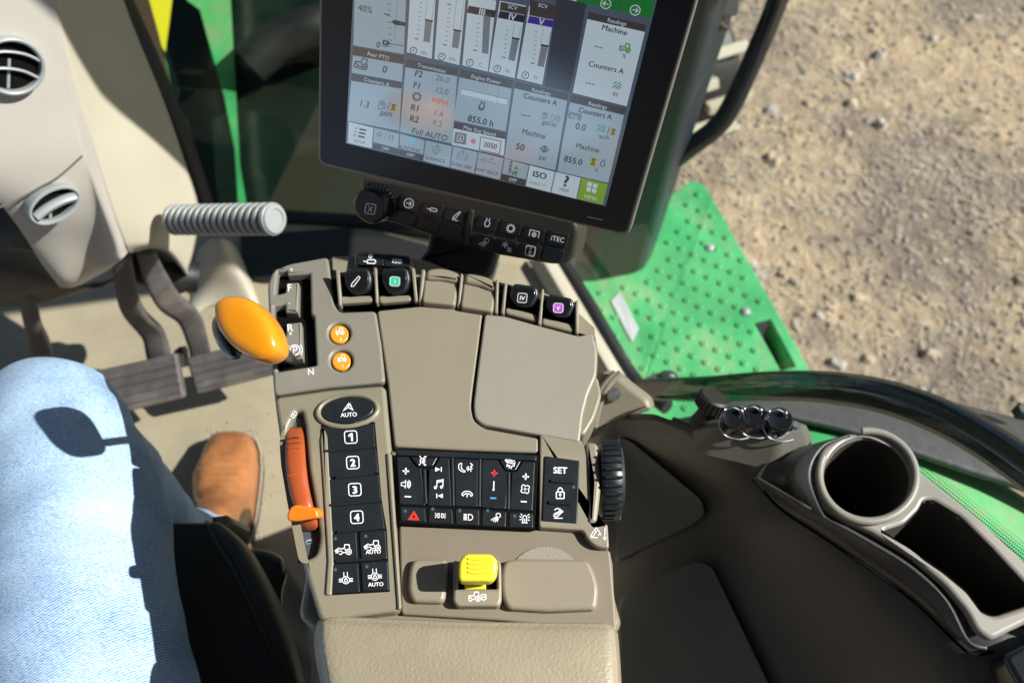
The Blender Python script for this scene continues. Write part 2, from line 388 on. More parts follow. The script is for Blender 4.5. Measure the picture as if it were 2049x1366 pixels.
def mat_glass(name, tint, gl=.04):
    m = bpy.data.materials.new(name); m.use_nodes = True; t = m.node_tree; N = t.nodes; L = t.links; N.remove(N['Principled BSDF']); out = N['Material Output']
    tr = N.new('ShaderNodeBsdfTransparent'); tr.inputs[0].default_value = (*tint, 1); g = N.new('ShaderNodeBsdfGlossy'); g.inputs['Roughness'].default_value = .01
    lw = N.new('ShaderNodeLayerWeight'); lw.inputs['Blend'].default_value = .5; pw = N.new('ShaderNodeMath'); pw.operation = 'POWER'; pw.inputs[1].default_value = 4; L.new(lw.outputs['Facing'], pw.inputs[0])
    ma = N.new('ShaderNodeMath'); ma.operation = 'MULTIPLY_ADD'; ma.inputs[1].default_value = .25; ma.inputs[2].default_value = gl; L.new(pw.outputs[0], ma.inputs[0])
    mx = N.new('ShaderNodeMixShader'); L.new(ma.outputs[0], mx.inputs[0]); L.new(tr.outputs[0], mx.inputs[1]); L.new(g.outputs[0], mx.inputs[2]); L.new(mx.outputs[0], out.inputs[0])
    return m
M['glass'] = mat_glass('door_glass', (.94, .97, .95)); M['smoke'] = mat_glass('smoky_edge', (.20, .25, .23), .12); M['glassdark'] = mat_glass('windshield_glass', (.64, .76, .64), .015)
def mat_ground():
    m = bpy.data.materials.new('dry_dirt'); m.use_nodes = True; t = m.node_tree; N = t.nodes; L = t.links; b = N['Principled BSDF']; b.inputs['Roughness'].default_value = .95
    tc = N.new('ShaderNodeTexCoord')
    def nz(s, d=6, r=.6):
        n = N.new('ShaderNodeTexNoise'); n.inputs['Scale'].default_value = s; n.inputs['Detail'].default_value = d; n.inputs['Roughness'].default_value = r; L.new(tc.outputs['Object'], n.inputs['Vector']); return n
    n1, n2, n3 = nz(1.6, 8, .68), nz(14, 6, .7), nz(60, 4)
    r1 = N.new('ShaderNodeValToRGB'); L.new(n1.outputs['Fac'], r1.inputs['Fac']); e = r1.color_ramp.elements
    e[0].position = .42; e[0].color = (.17, .135, .11, 1); e[1].position = .56; e[1].color = (.58, .43, .26, 1)
    r2 = N.new('ShaderNodeValToRGB'); L.new(n2.outputs['Fac'], r2.inputs['Fac']); e = r2.color_ramp.elements
    e[0].position = .38; e[0].color = (.22, .19, .165, 1); e[1].position = .62; e[1].color = (.60, .50, .37, 1); x = e.new(.5); x.color = (.34, .27, .19, 1)
    mx = N.new('ShaderNodeMix'); mx.data_type = 'RGBA'; mx.inputs['Factor'].default_value = .42; L.new(r1.outputs[0], mx.inputs['A']); L.new(r2.outputs[0], mx.inputs['B']); L.new(mx.outputs['Result'], b.inputs['Base Color'])
    ad = N.new('ShaderNodeMath'); ad.operation = 'MULTIPLY_ADD'; ad.inputs[1].default_value = .35; L.new(n3.outputs['Fac'], ad.inputs[0]); L.new(n2.outputs['Fac'], ad.inputs[2])
    u = N.new('ShaderNodeBump'); u.inputs['Strength'].default_value = .9; u.inputs['Distance'].default_value = .06; L.new(ad.outputs[0], u.inputs['Height']); L.new(u.outputs[0], b.inputs['Normal'])
    return m
M['ground'] = mat_ground()
M['stone'] = mat('pale_stone', (.46, .42, .37), .9, col2=(.22, .18, .15), vscale=3)
M['clod'] = mat('dark_clod', (.30, .24, .18), .95, col2=(.44, .35, .25), vscale=4)
M['straw'] = mat('dry_straw', (.50, .44, .34), .9, col2=(.22, .19, .16), vscale=3)
M['weed'] = mat('weed_leaf', (.16, .22, .08), .8)
EK = 1 / 2 ** EXPO
def em(name, srgb):
    return mat(name, (.004, .004, .005), .13, spec=.6, emit=tuple(x * EK for x in lin(srgb)), estr=1.0)
M['ui'] = em('screen_pale_panel', (122, 140, 152)); M['ui2'] = em('screen_light_panel', (154, 168, 178)); M['uibg'] = em('screen_background', (60, 70, 86))
M['uihead'] = em('screen_header', (50, 46, 44)); M['uitext'] = em('screen_dark_text', (24, 28, 36)); M['uigrey'] = em('screen_grey_bar', (92, 98, 104))
M['uimid'] = em('screen_mid_text', (78, 92, 104)); M['uiwhite'] = em('screen_white', (160, 172, 178)); M['uigreen'] = em('screen_green', (20, 92, 38))
M['uimenu'] = em('screen_menu_green', (98, 134, 40)); M['uiblue'] = em('screen_blue', (30, 60, 140)); M['uipurple'] = em('screen_purple', (52, 32, 112))
M['uigr2'] = em('screen_icon_green', (30, 120, 60)); M['uiyel'] = em('screen_icon_yellow', (140, 125, 30)); M['uired'] = em('screen_icon_red', (170, 80, 60)); M['uiblu2'] = em('screen_light_blue', (90, 160, 180)); M['uidark'] = em('screen_empty_area', (40, 44, 52))

# ---------------------------------------------------------------- icons: strokes in unit coordinates (x right, y down)
def arc(cx, cy, rx, ry, a0, a1, n=14): return [(cx + rx * math.cos(R(a0 + (a1 - a0) * i / n)), cy + ry * math.sin(R(a0 + (a1 - a0) * i / n))) for i in range(n + 1)]
def circ(cx, cy, r, n=18): return arc(cx, cy, r, r, 0, 360, n)
def rrect(x0, y0, x1, y1, r=.2):
    return arc(x1 - r, y0 + r, r, r, -90, 0, 4) + arc(x1 - r, y1 - r, r, r, 0, 90, 4) + arc(x0 + r, y1 - r, r, r, 90, 180, 4) + arc(x0 + r, y0 + r, r, r, 180, 270, 4) + [(x1 - r, y0)]
TR = [circ(-.62, .42, .25), circ(.55, .30, .38), circ(.55, .30, .12), [(-.85, .2), (-.85, -.12), (-.1, -.16), (0, -.72), (.62, -.72), (.68, -.15)], [(-.37, .42), (.17, .38)], [(.1, -.15), (.05, .1)]]
BULB = [[(-.22, -.85), (-.22, -.5), (-.45, -.25), (-.45, .3), (-.2, .6), (.2, .6), (.45, .3), (.45, -.25), (.22, -.5), (.22, -.85)], [(-.22, -.85), (-.42, -.98)], [(.22, -.85), (.42, -.98)]]
LAMP = [circ(.45, -.35, .42), [(.1, -.05), (-.9, .62)], [(.2, .05), (-.5, .85)], [(.35, .12), (-.1, .95)], [(.52, .12), (.3, .85)], [(.0, -.3), (.62, .12)]]
CYL = [[(-1, .05), (-.35, .05)], [(-.35, -.22), (.75, -.22), (.95, .05), (.75, .32), (-.35, .32), (-.35, -.22)]]
ICON = {
 'plus': [[(-.8, 0), (.8, 0)], [(0, -.8), (0, .8)]], 'minus': [[(-.8, 0), (.8, 0)]],
 'speaker': [[(-.9, -.3), (-.9, .35), (-.35, .35), (-.05, .75), (-.05, -.75), (-.35, -.3), (-.9, -.3)], arc(-.1, 0, .5, .5, -55, 55, 6), arc(-.1, 0, .78, .78, -55, 55, 6), arc(-.1, 0, 1.05, 1.05, -50, 50, 6)],
 'mute': [[(-.5, -.25), (-.5, .25), (-.1, .25), (.4, .9), (.4, -.9), (-.1, -.25), (-.5, -.25)], [(-.7, -.95), (.7, .95)], [(.7, -.95), (-.7, .95)]],
 'note': [[(-.35, .6), (-.35, -.6), (.75, -.85), (.75, .45)], [(-.35, -.3), (.75, -.55)], circ(-.58, .65, .2, 8), circ(.52, .5, .2, 8)],
 'handset': [arc(0, .6, .95, .85, 195, 345, 10), arc(0, .6, .6, .45, 205, 335, 8), [(-.92, .38), (-.62, .55), (-.52, .3)], [(.92, .38), (.62, .55), (.52, .3)], [(0, .3), (0, .8)]],
 'talk': [arc(-.3, -.35, .75, .75, 100, 215, 8), arc(-.2, -.3, .45, .5, 100, 215, 8), [(-.45, .4), (-.12, .42), (-.1, .15)], [(-.92, -.7), (-.65, -.8), (-.58, -.5)], [(.1, -.2), (.35, -.3)], [(.1, -.02), (.38, .0)], [(.6, -.9), (.95, -.6), (.65, -.4), (.9, -.15), (.6, .0), (.8, .3)], arc(.0, -.1, .42, .42, -50, 50, 5)],
 'fan': [arc(-.38, -.38, .36, .46, 0, 360, 12), arc(.38, -.38, .46, .36, 0, 360, 12), arc(.38, .38, .36, .46, 0, 360, 12), arc(-.38, .38, .46, .36, 0, 360, 12)],
 'thermo': [[(0, -.9), (0, .6)], circ(0, .8, .12, 8)],
 'vent': [[(-.9, -.7), (-.2, -.9), (.5, -.6), (.3, -.2), (-.5, -.3), (-.9, -.7)], [(-.6, -.6), (.2, -.5)], [(-.4, -.1), (-.5, .4), (.0, .2), (-.1, .8)], [(.4, .0), (.9, -.3), (.8, .3), (.3, .4), (.3, .85)], [(.45, -.65), (.9, -.6)]],
 'hazard': [[(0, -.85), (.95, .75), (-.95, .75), (0, -.85)], [(0, -.4), (.55, .5), (-.55, .5), (0, -.4)]],
 'side': [arc(-.3, 0, .35, .38, 90, 270, 8) + [(-.3, -.38)], [(-.3, -.38), (-.22, -.38), (-.22, .38), (-.3, .38)], arc(.3, 0, .35, .38, -90, 90, 8) + [(.3, .38)], [(.3, -.38), (.22, -.38), (.22, .38)], [(-.8, -.3), (-1, -.45)], [(-.8, 0), (-1.05, 0)], [(-.8, .3), (-1, .45)], [(.8, -.3), (1, -.45)], [(.8, 0), (1.05, 0)], [(.8, .3), (1, .45)]],
 'beam': [arc(.2, 0, .65, .55, -90, 90, 10), [(.2, -.55), (.02, -.55), (.02, .55), (.2, .55)], [(-.25, -.5), (-.9, -.5)], [(-.25, -.25), (-.9, -.25)], [(-.25, 0), (-.9, 0)], [(-.25, .25), (-.9, .25)], [(-.25, .5), (-.9, .5)]],
 'work': LAMP,
 'beacon': [[(-.35, .75), (-.35, -.2)] + arc(0, -.2, .35, .4, 180, 360, 8) + [(.35, .75)], [(-.6, .78), (.6, .78)], [(-.55, -.2), (-1, -.4)], [(.55, -.2), (1, -.4)], [(-.55, .2), (-1, .25)], [(.55, .2), (1, .25)], [(-.5, -.6), (-.8, -.9)], [(.5, -.6), (.8, -.9)], [(0, 0), (0, .6)]],
 'lock': [rrect(-.6, -.1, .6, .9, .1), arc(0, -.15, .38, .6, 180, 360, 10), circ(0, .3, .13, 8), [(0, .4), (0, .65)]],
 'bucket': [[(-.75, .15), (.55, -.5), (.85, -.3), (-.3, .75), (-.8, .55), (-.75, .15)], [(-.75, .92), (.8, .92)], arc(-.1, -.3, .6, .55, 200, 320, 7), [(.25, -.85), (.42, -.62), (.1, -.6)], [(-.5, .35), (.55, -.25)]],
 'tractor': TR, 'tractorarrow': TR + [[(-.95, .45), (-1.35, .45)]],
 'diff': [circ(0, .2, .52, 16), [(-.25, -.95), (-.25, -.3)], [(.25, -.95), (.25, -.3)], [(-1, 0), (-.55, 0)], [(-1, .22), (-.55, .22)], [(-1, .42), (-.55, .42)], [(1, 0), (.55, 0)], [(1, .22), (.55, .22)], [(1, .42), (.55, .42)], rrect(-.2, .1, .2, .45, .05), arc(0, .1, .13, .2, 180, 360, 5)],
 'steer': [[(.05, -1), (.95, .35), (.0, -.05), (-.9, .75), (.05, -1)], [(.05, -1), (.0, -.05)]],
 'key': [rrect(-.85, -.85, .85, .85, .35)],
 'arrowcirc': [circ(0, 0, .9), [(-.5, 0), (.5, 0)], [(.05, -.45), (.5, 0), (.05, .45)]],
 'cyl': CYL, 'cylclock': [[(x * 1, y + .35) for x, y in l] for l in CYL] + [circ(.1, -.45, .28, 10), [(.1, -.6), (.1, -.42), (.22, -.42)]],
 'hoe': [[(.7, -.9), (.85, -.75), (.1, .6), (-.35, .9), (-.3, .3), (.7, -.9)], [(.0, .9), (.7, .9)]],
 'blade': [[(.45, -.95), (.65, -.75), (-.1, .85), (-.5, .95), (-.5, .5), (.3, -.9), (.45, -.95)]],
 'bulb': BULB, 'gear': [circ(0, 0, .55)] + [[(.62 * math.cos(R(a)), .62 * math.sin(R(a))), (.9 * math.cos(R(a)), .9 * math.sin(R(a)))] for a in range(0, 360, 30)],
 'pto': [[(-.9, .6), (-.9, -.6), (.9, -.6), (.9, .6)], circ(0, .15, .38, 12), circ(0, .15, .12, 6)],
 'snow': [circ(-.35, -.25, .28, 8), [(-.35, -.9), (-.35, .4)], [(-.95, -.55), (.25, .05)], [(-.95, .05), (.25, -.55)], [(.35, .1), (.25, .4), (.4, .65), (.3, .95)], [(.62, .1), (.52, .4), (.67, .65), (.57, .95)], [(.9, .1), (.8, .4), (.95, .65), (.85, .95)]],
 'seatup': [rrect(-.9, -.9, .9, .9, .3), [(0, .65), (0, .1)], [(-.3, .25), (0, -.1), (.3, .25)], [(-.15, -.5), (.15, -.5)], [(-.3, .45), (.3, .45)]],
 'x': [rrect(-.9, -.9, .9, .9, .25), [(-.4, -.5), (.4, .5)], [(.4, -.5), (-.4, .5)]],
 'loader': [[(-.9, .6), (.1, .6)], [(-.9, .45), (-.2, -.7), (.05, -.5), (-.55, .45), (-.9, .45)], arc(.0, .0, .35, .35, 210, 350, 5), [(.15, .3), (.35, .0), (.5, .25)], [(1.0, -.8), (1.0, .8)], [(.78, .5), (1.0, .85), (1.22, .5)]],
 'implement': [[(x - .45, y) for x, y in l] for l in TR] + [[(.45, -.1), (.75, -.35), (1.3, -.35), (1.35, .4)], circ(.95, .25, .28, 10)],
 'park': [circ(0, 0, .72), arc(0, 0, 1.05, 1.05, 140, 220, 6), arc(0, 0, 1.05, 1.05, -40, 40, 6), [(-.2, .45), (-.2, -.45), (.12, -.45), (.3, -.3), (.3, -.1), (.12, .05), (-.2, .05)]],
 'hare': [[(-.8, .5), (-.3, -.1), (.2, -.3), (.4, -.9)], [(-.5, .3), (.2, .1), (.6, -.2)], [(-.7, .6), (.0, .5), (.3, .2)], [(.2, -.3), (.75, -.6)]],
 'tortoise': [arc(0, .2, .7, .55, 180, 360, 8) + [(-.7, .2)], [(.7, .15), (1, -.05)], [(-.4, .3), (-.5, .5)], [(.4, .3), (.5, .5)], [(-.6, .1), (.6, .1)], [(-.4, -.1), (.4, -.1)]],
 'clock': [circ(0, 0, .85), [(0, -.5), (0, .05), (-.3, .05)]],
 'pump': [rrect(-.8, -.8, .2, .9, .1), [(-.5, -.5), (-.1, -.5), (-.1, -.1), (-.5, -.1), (-.5, -.5)], [(.3, -.5), (.65, -.2), (.65, .6), (.4, .6)]],
 'hatch': [[(-.9, -.1), (-.3, -.8)], [(-.9, .8), (.5, -.8)], [(-.2, .8), (.9, -.45)], [(.4, .8), (.9, .2)]],
 'hour': [[(-.5, -.9), (.5, -.9), (-.5, .9), (.5, .9), (-.5, -.9)]],
 'list': [[(-.2, -.6), (.95, -.6)], [(-.2, 0), (.95, 0)], [(-.2, .6), (.95, .6)]],
 'checks': [[(-.95, -.65), (-.8, -.45), (-.5, -.85)], [(-.95, -.05), (-.8, .15), (-.5, -.25)], [(-.95, .55), (-.8, .75), (-.5, .35)]],
 'track': [[(0, -.7), (0, .6)], circ(0, -.8, .15, 8), [(-.5, -.8), (-.5, .8)], [(.5, -.8), (.5, .8)], [(-.85, -.6), (-.85, .6)], [(.85, -.6), (.85, .6)]],
 'swap': [circ(-.4, .0, .22, 10), [(-1, 0), (-.62, 0)], [(-.18, 0), (1, .1)], [(.2, -.3), (.6, -.3), (.45, -.5)]],
 'target': [circ(0, 0, .6), [(0, -1), (0, -.6)], [(0, .6), (0, 1)], [(-.25, .25), (0, -.3), (.25, .25)]],
 'oil': [circ(0, 0, .55), [(-1, 0), (-.6, 0)], [(1, 0), (.6, 0)], [(-.2, .2), (0, -.3), (.2, .2), (-.2, .2)], [(-.35, -.6), (.35, -.6)]],
}
def icon(mb, pl, k, cx, cy, s, ang=0, h=.0002, m=None, w=2.0):
    ca, sa = math.cos(R(ang)), math.sin(R(ang)); m = m or M['white']
    for l in ICON[k]: mb.stroke(pl, [(cx + (x * ca - y * sa) * s, cy + (x * sa + y * ca) * s) for x, y in l], w, h, m)

# ================================================================ THE SETTING
g = MB(); n = 1
g.add([(-250, -250, -1.45), (250, -250, -1.45), (250, 250, -1.45), (-250, 250, -1.45)], [(0, 1, 2, 3)], M['ground'])
tag(g.build('ground', smooth=False), kind='structure')
# loose stones, straw litter and a few weeds lying on the dirt
rg = random.Random(3); g = MB()
for i in range(5600):
    x = rg.uniform(.35, 3.6); y = rg.uniform(-.2, 3.6); r = rg.choice([.006, .009, .013, .02, .03]) * rg.uniform(.6, 1.3)
    if rg.random() > .12: r = min(r, .014)
    V = [Vector((math.cos(a + rg.uniform(-.4, .4)) * r * rg.uniform(.6, 1.3), math.sin(a) * r * rg.uniform(.6, 1.2), 0)) for a in [k * 1.2566 for k in range(5)]]
    b = [Vector((x, y, -1.451)) + v for v in V]; t = [Vector((x, y, -1.45 + r * rg.uniform(.3, .9))) + v * .55 for v in V]
    g.add(b + t, [(k, (k + 1) % 5, 5 + (k + 1) % 5, 5 + k) for k in range(5)] + [(5, 6, 7, 8, 9)], M['stone'] if rg.random() < .6 else M['clod'])
tag(g.build('pebbles', smooth=False), 'pale pebbles and clods scattered over the dry dirt', None, None, 'stuff')
g = MB()
for c in range(120):
    cx = rg.uniform(.35, 3.6); cy = rg.uniform(-.2, 3.6); cs_ = rg.uniform(.5, 1.6)
    for i in range(int(90 * cs_)):
        x = cx + rg.gauss(0, .13) * cs_; y = cy + rg.gauss(0, .08) * cs_; a = rg.uniform(0, math.pi); l = rg.uniform(.008, .035); w = rg.uniform(.001, .003)
        d = Vector((math.cos(a), math.sin(a), rg.uniform(-.1, .35))) * l; q = Vector((-math.sin(a), math.cos(a), 0)) * w; p = Vector((x, y, -1.447))
        g.add([p - q, p + q, p + q + d + Vector((0, 0, .004)), p - q + d + Vector((0, 0, .004))], [(0, 1, 2, 3)], M['straw'])
tag(g.build('straw_litter', smooth=False), 'dry grey straw litter in drifts over the dirt', None, None, 'stuff')
g = MB()
for px, py in [(1720, 215), (1930, 250), (1575, 265)]:
    c = pz(px, py, -1.45)
    for i in range(14):
        a = rg.uniform(0, 6.28); l = rg.uniform(.01, .03); p = c + Vector((rg.gauss(0, .03), rg.gauss(0, .03), 0)); d = Vector((math.cos(a) * .7, math.sin(a) * .7, .7)) * l; q = Vector((-math.sin(a), math.cos(a), 0)) * .006
        g.add([p, p + d * .5 + q, p + d, p + d * .5 - q], [(0, 1, 2, 3)], M['weed'])
tag(g.build('weeds', smooth=False), 'small green weeds sprouting from the dirt', None, None, 'stuff')

# cab floor
H0 = hplane(0)
g = MB(); fl = [(-300, 1500), (-300, 200), (0, 300), (400, 445), (720, 452), (900, 500), (1125, 515), (1268, 762), (1268, 1500)]
g.prism(H0, fl, 0, -.06, M['floor'])
tag(g.build('floor', sharp=60), kind='structure')
# floor step and hump seen ahead of the pedals (cream moulding)
t = thing('floor_hump', pz(440, 560, 0), 'cream moulded hump rising from the floor beneath the ribbed tube', 'floor moulding')
g = MB(); C = []
for (xs, y, z) in [((392, 420, 455, 478), 480, .10), ((385, 420, 470, 500), 530, .07), ((380, 425, 485, 515), 575, .03), ((375, 425, 490, 525), 612, .002)]:
    C.append([pz(xs[0], y + 25, .001), pz(xs[1], y, z), pz(xs[2], y, z), pz(xs[3], y + 20, .001)])
g.patch(C, 5, 5, M['cream']); g.build('hump_shell', t, solid=.006)
# front dark mat / kick plate
g = MB(); g.prism(hplane(0), [(478, 470), (720, 452), (900, 500), (1000, 512), (985, 560), (520, 560), (492, 545)], .012, .001, M['rubber'], r=.01, b=.003)
g.v = [v for v in g.v]
tag(g.build('front_mat'), 'black rubber mat lying along the foot of the windshield', 'mat')
# roof, rear wall: what shades the cab
g = MB(); g.box((-.27, -.05, 1.98), (1.74, 1.9, .08), M['headliner'], b=.03)
tag(g.build('cab_roof'), 'grey headliner and roof panel of the cab overhead', 'cab roof')
g = MB(); g.box((-.27, -.98, .95), (1.74, .06, 1.9), M['headliner'], b=.02)
tag(g.build('cab_rear_wall'), 'dark rear wall of the cab behind the seat', 'cab wall')

# ================================================================ OUTSIDE: step platform, exhaust cover, rail, fender
ZP = -.16; HP = hplane(ZP)
t = thing('step_platform', pz(1400, 650, ZP), 'bright green studded step platform outside the door above the dirt', 'step')
g = MB(); slot = [(1508, 645), (1541, 638), (1592, 733), (1561, 741)]
out = [(1150, 520), (1385, 360), (1412, 372), (1628, 752), (1700, 860), (1330, 960), (1150, 700)]
g.prism(HP, out, 0, -.008, M['greenpaint'], r=.012, b=.002, holes=[slot], hr=.003)
def inpoly(x, y, P):
    c = False
    for i in range(len(P)):
        (x1, y1), (x2, y2) = P[i - 1], P[i]
        if (y1 > y) != (y2 > y) and x < (x2 - x1) * (y - y1) / (y2 - y1) + x1: c = not c
    return c
safe = [(1165, 590), (1290, 560), (1388, 372), (1405, 378), (1612, 745), (1650, 850), (1330, 840), (1255, 730)]
plate = [(1215, 600), (1240, 570), (1285, 660), (1262, 695)]
o = pz(1300, 600, ZP); ux = (pz(1329, 614, ZP) - o); uy = (pz(1289, 634, ZP) - o); ns = 0
for i in range(-24, 32):
    for j in range(-13, 24):
        p = o + ux * (i * .88) + uy * (j * .88) + (ux * .44 if j % 2 else Vector())
        d = p - CAM; dep = d.dot(FW); qx = 1024.5 + d.dot(RT) / dep * FPX; qy = 683 - d.dot(UPV) / dep * FPX
        if not inpoly(qx, qy, safe) or inpoly(qx, qy, plate): continue
        if inpoly(qx, qy, [(1495, 628), (1552, 622), (1608, 742), (1552, 756)]): continue
        g.lathe(p, (0, 0, 1), [(.0074, -.0005), (.0064, .0020), (.0042, .0036), (.0027, .0032), (.0019, .0010)], M['greenpaint'], n=10); ns += 1
g.build('deck', t)
g = MB(); g.prism(HP, [(1222, 602), (1240, 582), (1278, 656), (1264, 684)], .003, .0003, M['label'], b=.0008)
o_ = g.build('grey_plate', t); o_['label'] = 'small bare metal plate on the green deck'
for px, py in [(1420, 496), (1492, 624)]:
    g = MB(); g.lathe(pz(px, py, ZP), (0, 0, 1), [(.009, 0), (.009, .003), (.005, .006), (.002, .007)], M['ventgrey'], n=12); g.build('bolt', t)
g = MB()
for a, b_ in [((1508, 645), (1561, 741)), ((1541, 638), (1592, 733))]:
    p, q = pz(*a, ZP - .003), pz(*b_, ZP - .003); g.add([p, q, q - Vector((0, 0, .07)), p - Vector((0, 0, .07))], [(0, 1, 2, 3)], M['greenpaint'])
g.build('slot_lip', t, solid=.003)
g = MB(); g.prism(HP, [(1450, 625), (1540, 605), (1596, 735), (1596, 765), (1500, 775)], -.075, -.12, M['rubber']); g.build('deck_support', t)

# exhaust cover: tall tapered steel box standing ahead of the door
t = thing('exhaust_cover', pz(1220, 560, ZP), 'dark teal tapered exhaust cover standing behind the display', 'exhaust cover')
g = MB()
bl, br, brb = pz(1188, 566, ZP), pz(1285, 546, ZP), pz(1306, 512, ZP)
tl, tr_, trb = pd(1250, -260, 1.15), pd(1505, -260, 1.12), pd(1560, -240, 1.25)
k = Vector((-.02, .16, 0)); bl0 = pz(1130, 500, ZP)
tl0 = pd(1150, -250, 1.3)
g.add([bl, br, brb, brb + k, bl0 + k * .4, bl0, tl, tr_, trb, trb + k, tl0 + k * .4, tl0], [(0, 1, 7, 6), (1, 2, 8, 7), (2, 3, 9, 8), (3, 4, 10, 9), (4, 5, 11, 10), (5, 0, 6, 11), (6, 7, 8, 9, 10, 11), (0, 1, 2, 3, 4, 5)], M['exhaust'])
o_ = g.build('cover_shell', t, sharp=20); md = o_.modifiers.new('edge', 'BEVEL'); md.width = .012; md.segments = 3
pe = plane3(bl, br, tl)
g = MB(); V = []  # unseen box added above the cover, slanted to shade the cowl and front mat
for z, y0 in [(.76, .95), (1.5, .80), (2.6, .80)]: V += [(.30, y0, z), (.55, y0, z), (.55, 1.24, z), (.30, 1.24, z)]
g.add(V, [(0, 1, 2, 3), (8, 9, 10, 11)] + [(k * 4 + i, k * 4 + (i + 1) % 4, k * 4 + 4 + (i + 1) % 4, k * 4 + 4 + i) for k in range(2) for i in range(4)], M['exhaust']); g.build('shading_stack', t, sharp=20)
g = MB(); g.prism(pe, [(1378, -20), (1484, -20), (1478, 34), (1385, 34)], .012, .002, M['mesh'], r=.006, b=.003); g.build('heat_shield', t)
g = MB(); g.prism(pe, [(1392, 42), (1440, 40), (1462, 62), (1390, 68)], .010, .002, M['brown'], r=.006, b=.003); g.build('rusty_clip', t)
g = MB(); g.prism(pe, [(1322, 312), (1334, 310), (1336, 342), (1326, 344)], .006, .001, M['ventgrey'], r=.003, b=.001); g.build('cable_tie', t)
# grab rail
g = MB(); pth = cr([pd(1590, -120, 1.45), pd(1560, -10, 1.5), pd(1520, 90, 1.55), pd(1462, 215, 1.6), pd(1430, 258, 1.62), pd(1395, 285, 1.64), pd(1330, 335, 1.68)], 8)
g.tube(pth, .0165, M['blackgloss'], n=16); tag(g.build('grab_rail'), 'bent black tubular grab rail rising beside the exhaust cover', 'grab rail')
# tyre of the front wheel peeping out
g = MB(); c = pd(1345, 130, 2.75); ax = Vector((.92, .38, 0)).normalized()
g.lathe(c - ax * .12, ax, [(.10, 0), (.16, .0), (.20, .03), (.21, .10), (.21, .16), (.20, .21), (.16, .24), (.1, .24)], M['rubber'], n=36); WB = g
g = MB()
for i in range(20):
    a = i * math.pi / 10; u = ax.orthogonal().normalized(); w = ax.cross(u); rd = u * math.cos(a) + w * math.sin(a); tn = ax.cross(rd)
    rot = Matrix((tn, ax, rd)).transposed(); g.box(c + rd * .22 + ax * (.05 if i % 2 else -.05), (.030, .13, .03), M['tyre'], rot=rot.to_3x3(), b=.005)
WL = g
# right rear fender, outside the side window
t = thing('rear_fender', pz(1800, 900, .30), 'bright green rear fender curving past the side window', 'fender')
g = MB(); zf = .34
top = [(1330, 842), (1480, 818), (1640, 822), (1800, 862), (1950, 935), (2100, 1030), (2300, 1200)]
bot = [(1345, 930), (1470, 930), (1700, 980), (1830, 1060), (1950, 1150), (2050, 1260), (2200, 1450)]
mid = [((a[0] + b[0]) / 2, (a[1] + b[1]) / 2) for a, b in zip(top, bot)]
g.patch([[pz(*p, zf - .04) for p in top], [pz(*p, zf) for p in mid], [pz(*p, zf - .02) for p in bot]], 6, 8, M['greenpaint']); g.build('fender_sheet', t, solid=.004)
g = MB()
t2 = [(1400, 800), (1520, 792), (1650, 776), (1760, 770), (1850, 790), (1950, 815), (2080, 846), (2300, 900)]
b2 = [(1410, 822), (1500, 812), (1600, 834), (1700, 858), (1800, 892), (1940, 939), (2060, 978), (2300, 1080)]
g.patch([[pz(*p, zf - .10) for p in t2], [pz((p[0] + q[0]) / 2, (p[1] + q[1]) / 2, zf - .02) for p, q in zip(t2, b2)], [pz(*p, zf + .006) for p in b2]], 6, 8, M['fendrub']); g.build('rubber_extension', t, solid=.008)
g = MB(); p0 = pz(2040, 826, .28); g.lathe(p0, (0, 0, 1), [(.011, 0), (.011, .01), (.007, .015)], M['fendrub'], n=6); g.build('extension_bolt', t)

# ---- glass line of the door and side window
t = thing('side_window', pz(1300, 780, .2), 'right door and side window with black seal and curved lower frame', 'window')
# left black seal of the door opening
g = MB(); P = [pz(1118, 515, .012), pz(1175, 605, .012), pz(1225, 690, .012), pz(1272, 762, .012), pz(1335, 815, .03)]
g.tube(cr(P, 6), .0125, M['rubber'], n=12, flat=1.0); g.build('door_seal', t)
# cream sill beside it
g = MB(); A = [(1060, 520), (1118, 618), (1170, 700), (1215, 775)]; B = [(1112, 520), (1162, 605), (1214, 692), (1258, 768)]
g.patch([[pz(*p, .004) for p in A], [pz((p[0] + q[0]) / 2, (p[1] + q[1]) / 2, .028) for p, q in zip(A, B)], [pz(*p, .012) for p in B]], 5, 5, M['cream']); g.build('door_sill', t, solid=.004)
FR = [pz(1285, 778, .18), pz(1340, 778, .26), pz(1420, 778, .36), pz(1530, 772, .44), pz(1650, 774, .49), pz(1770, 793, .52), pz(1880, 832, .54), pz(1970, 880, .55), pz(2070, 948, .56), pz(2250, 1080, .57)]
fr = cr(FR, 6); g = MB(); g.tube(fr, [.0150 + .005 * i / len(fr) for i in range(len(fr))], M['smoke'], n=18); g.build('lower_frame', t)
g = MB(); g.box(FR[0] + Vector((.012, .0, .01)), (.045, .026, .026), M['fendrub'], rot=Matrix.Rotation(R(25), 3, 'Z'), b=.009); g.sph(FR[0] + Vector((.034, .008, .022)), .011, M['exhaust'], sc=(1.3, .9, .8)); g.build('frame_latch', t)
g = MB(); V = []; F = []
gl = [Vector(p) for p in cr([pz(1118, 515, .02), pz(1225, 690, .02), pz(1285, 770, .10)], 5)] + fr
for p in gl: V += [p + Vector((.004, 0, .01)), Vector((p.x + .08, p.y, 1.9))]
for i in range(len(gl) - 1): F.append((2 * i, 2 * i + 2, 2 * i + 3, 2 * i + 1))
g.add(V, F, M['glass']); g.build('pane', t)
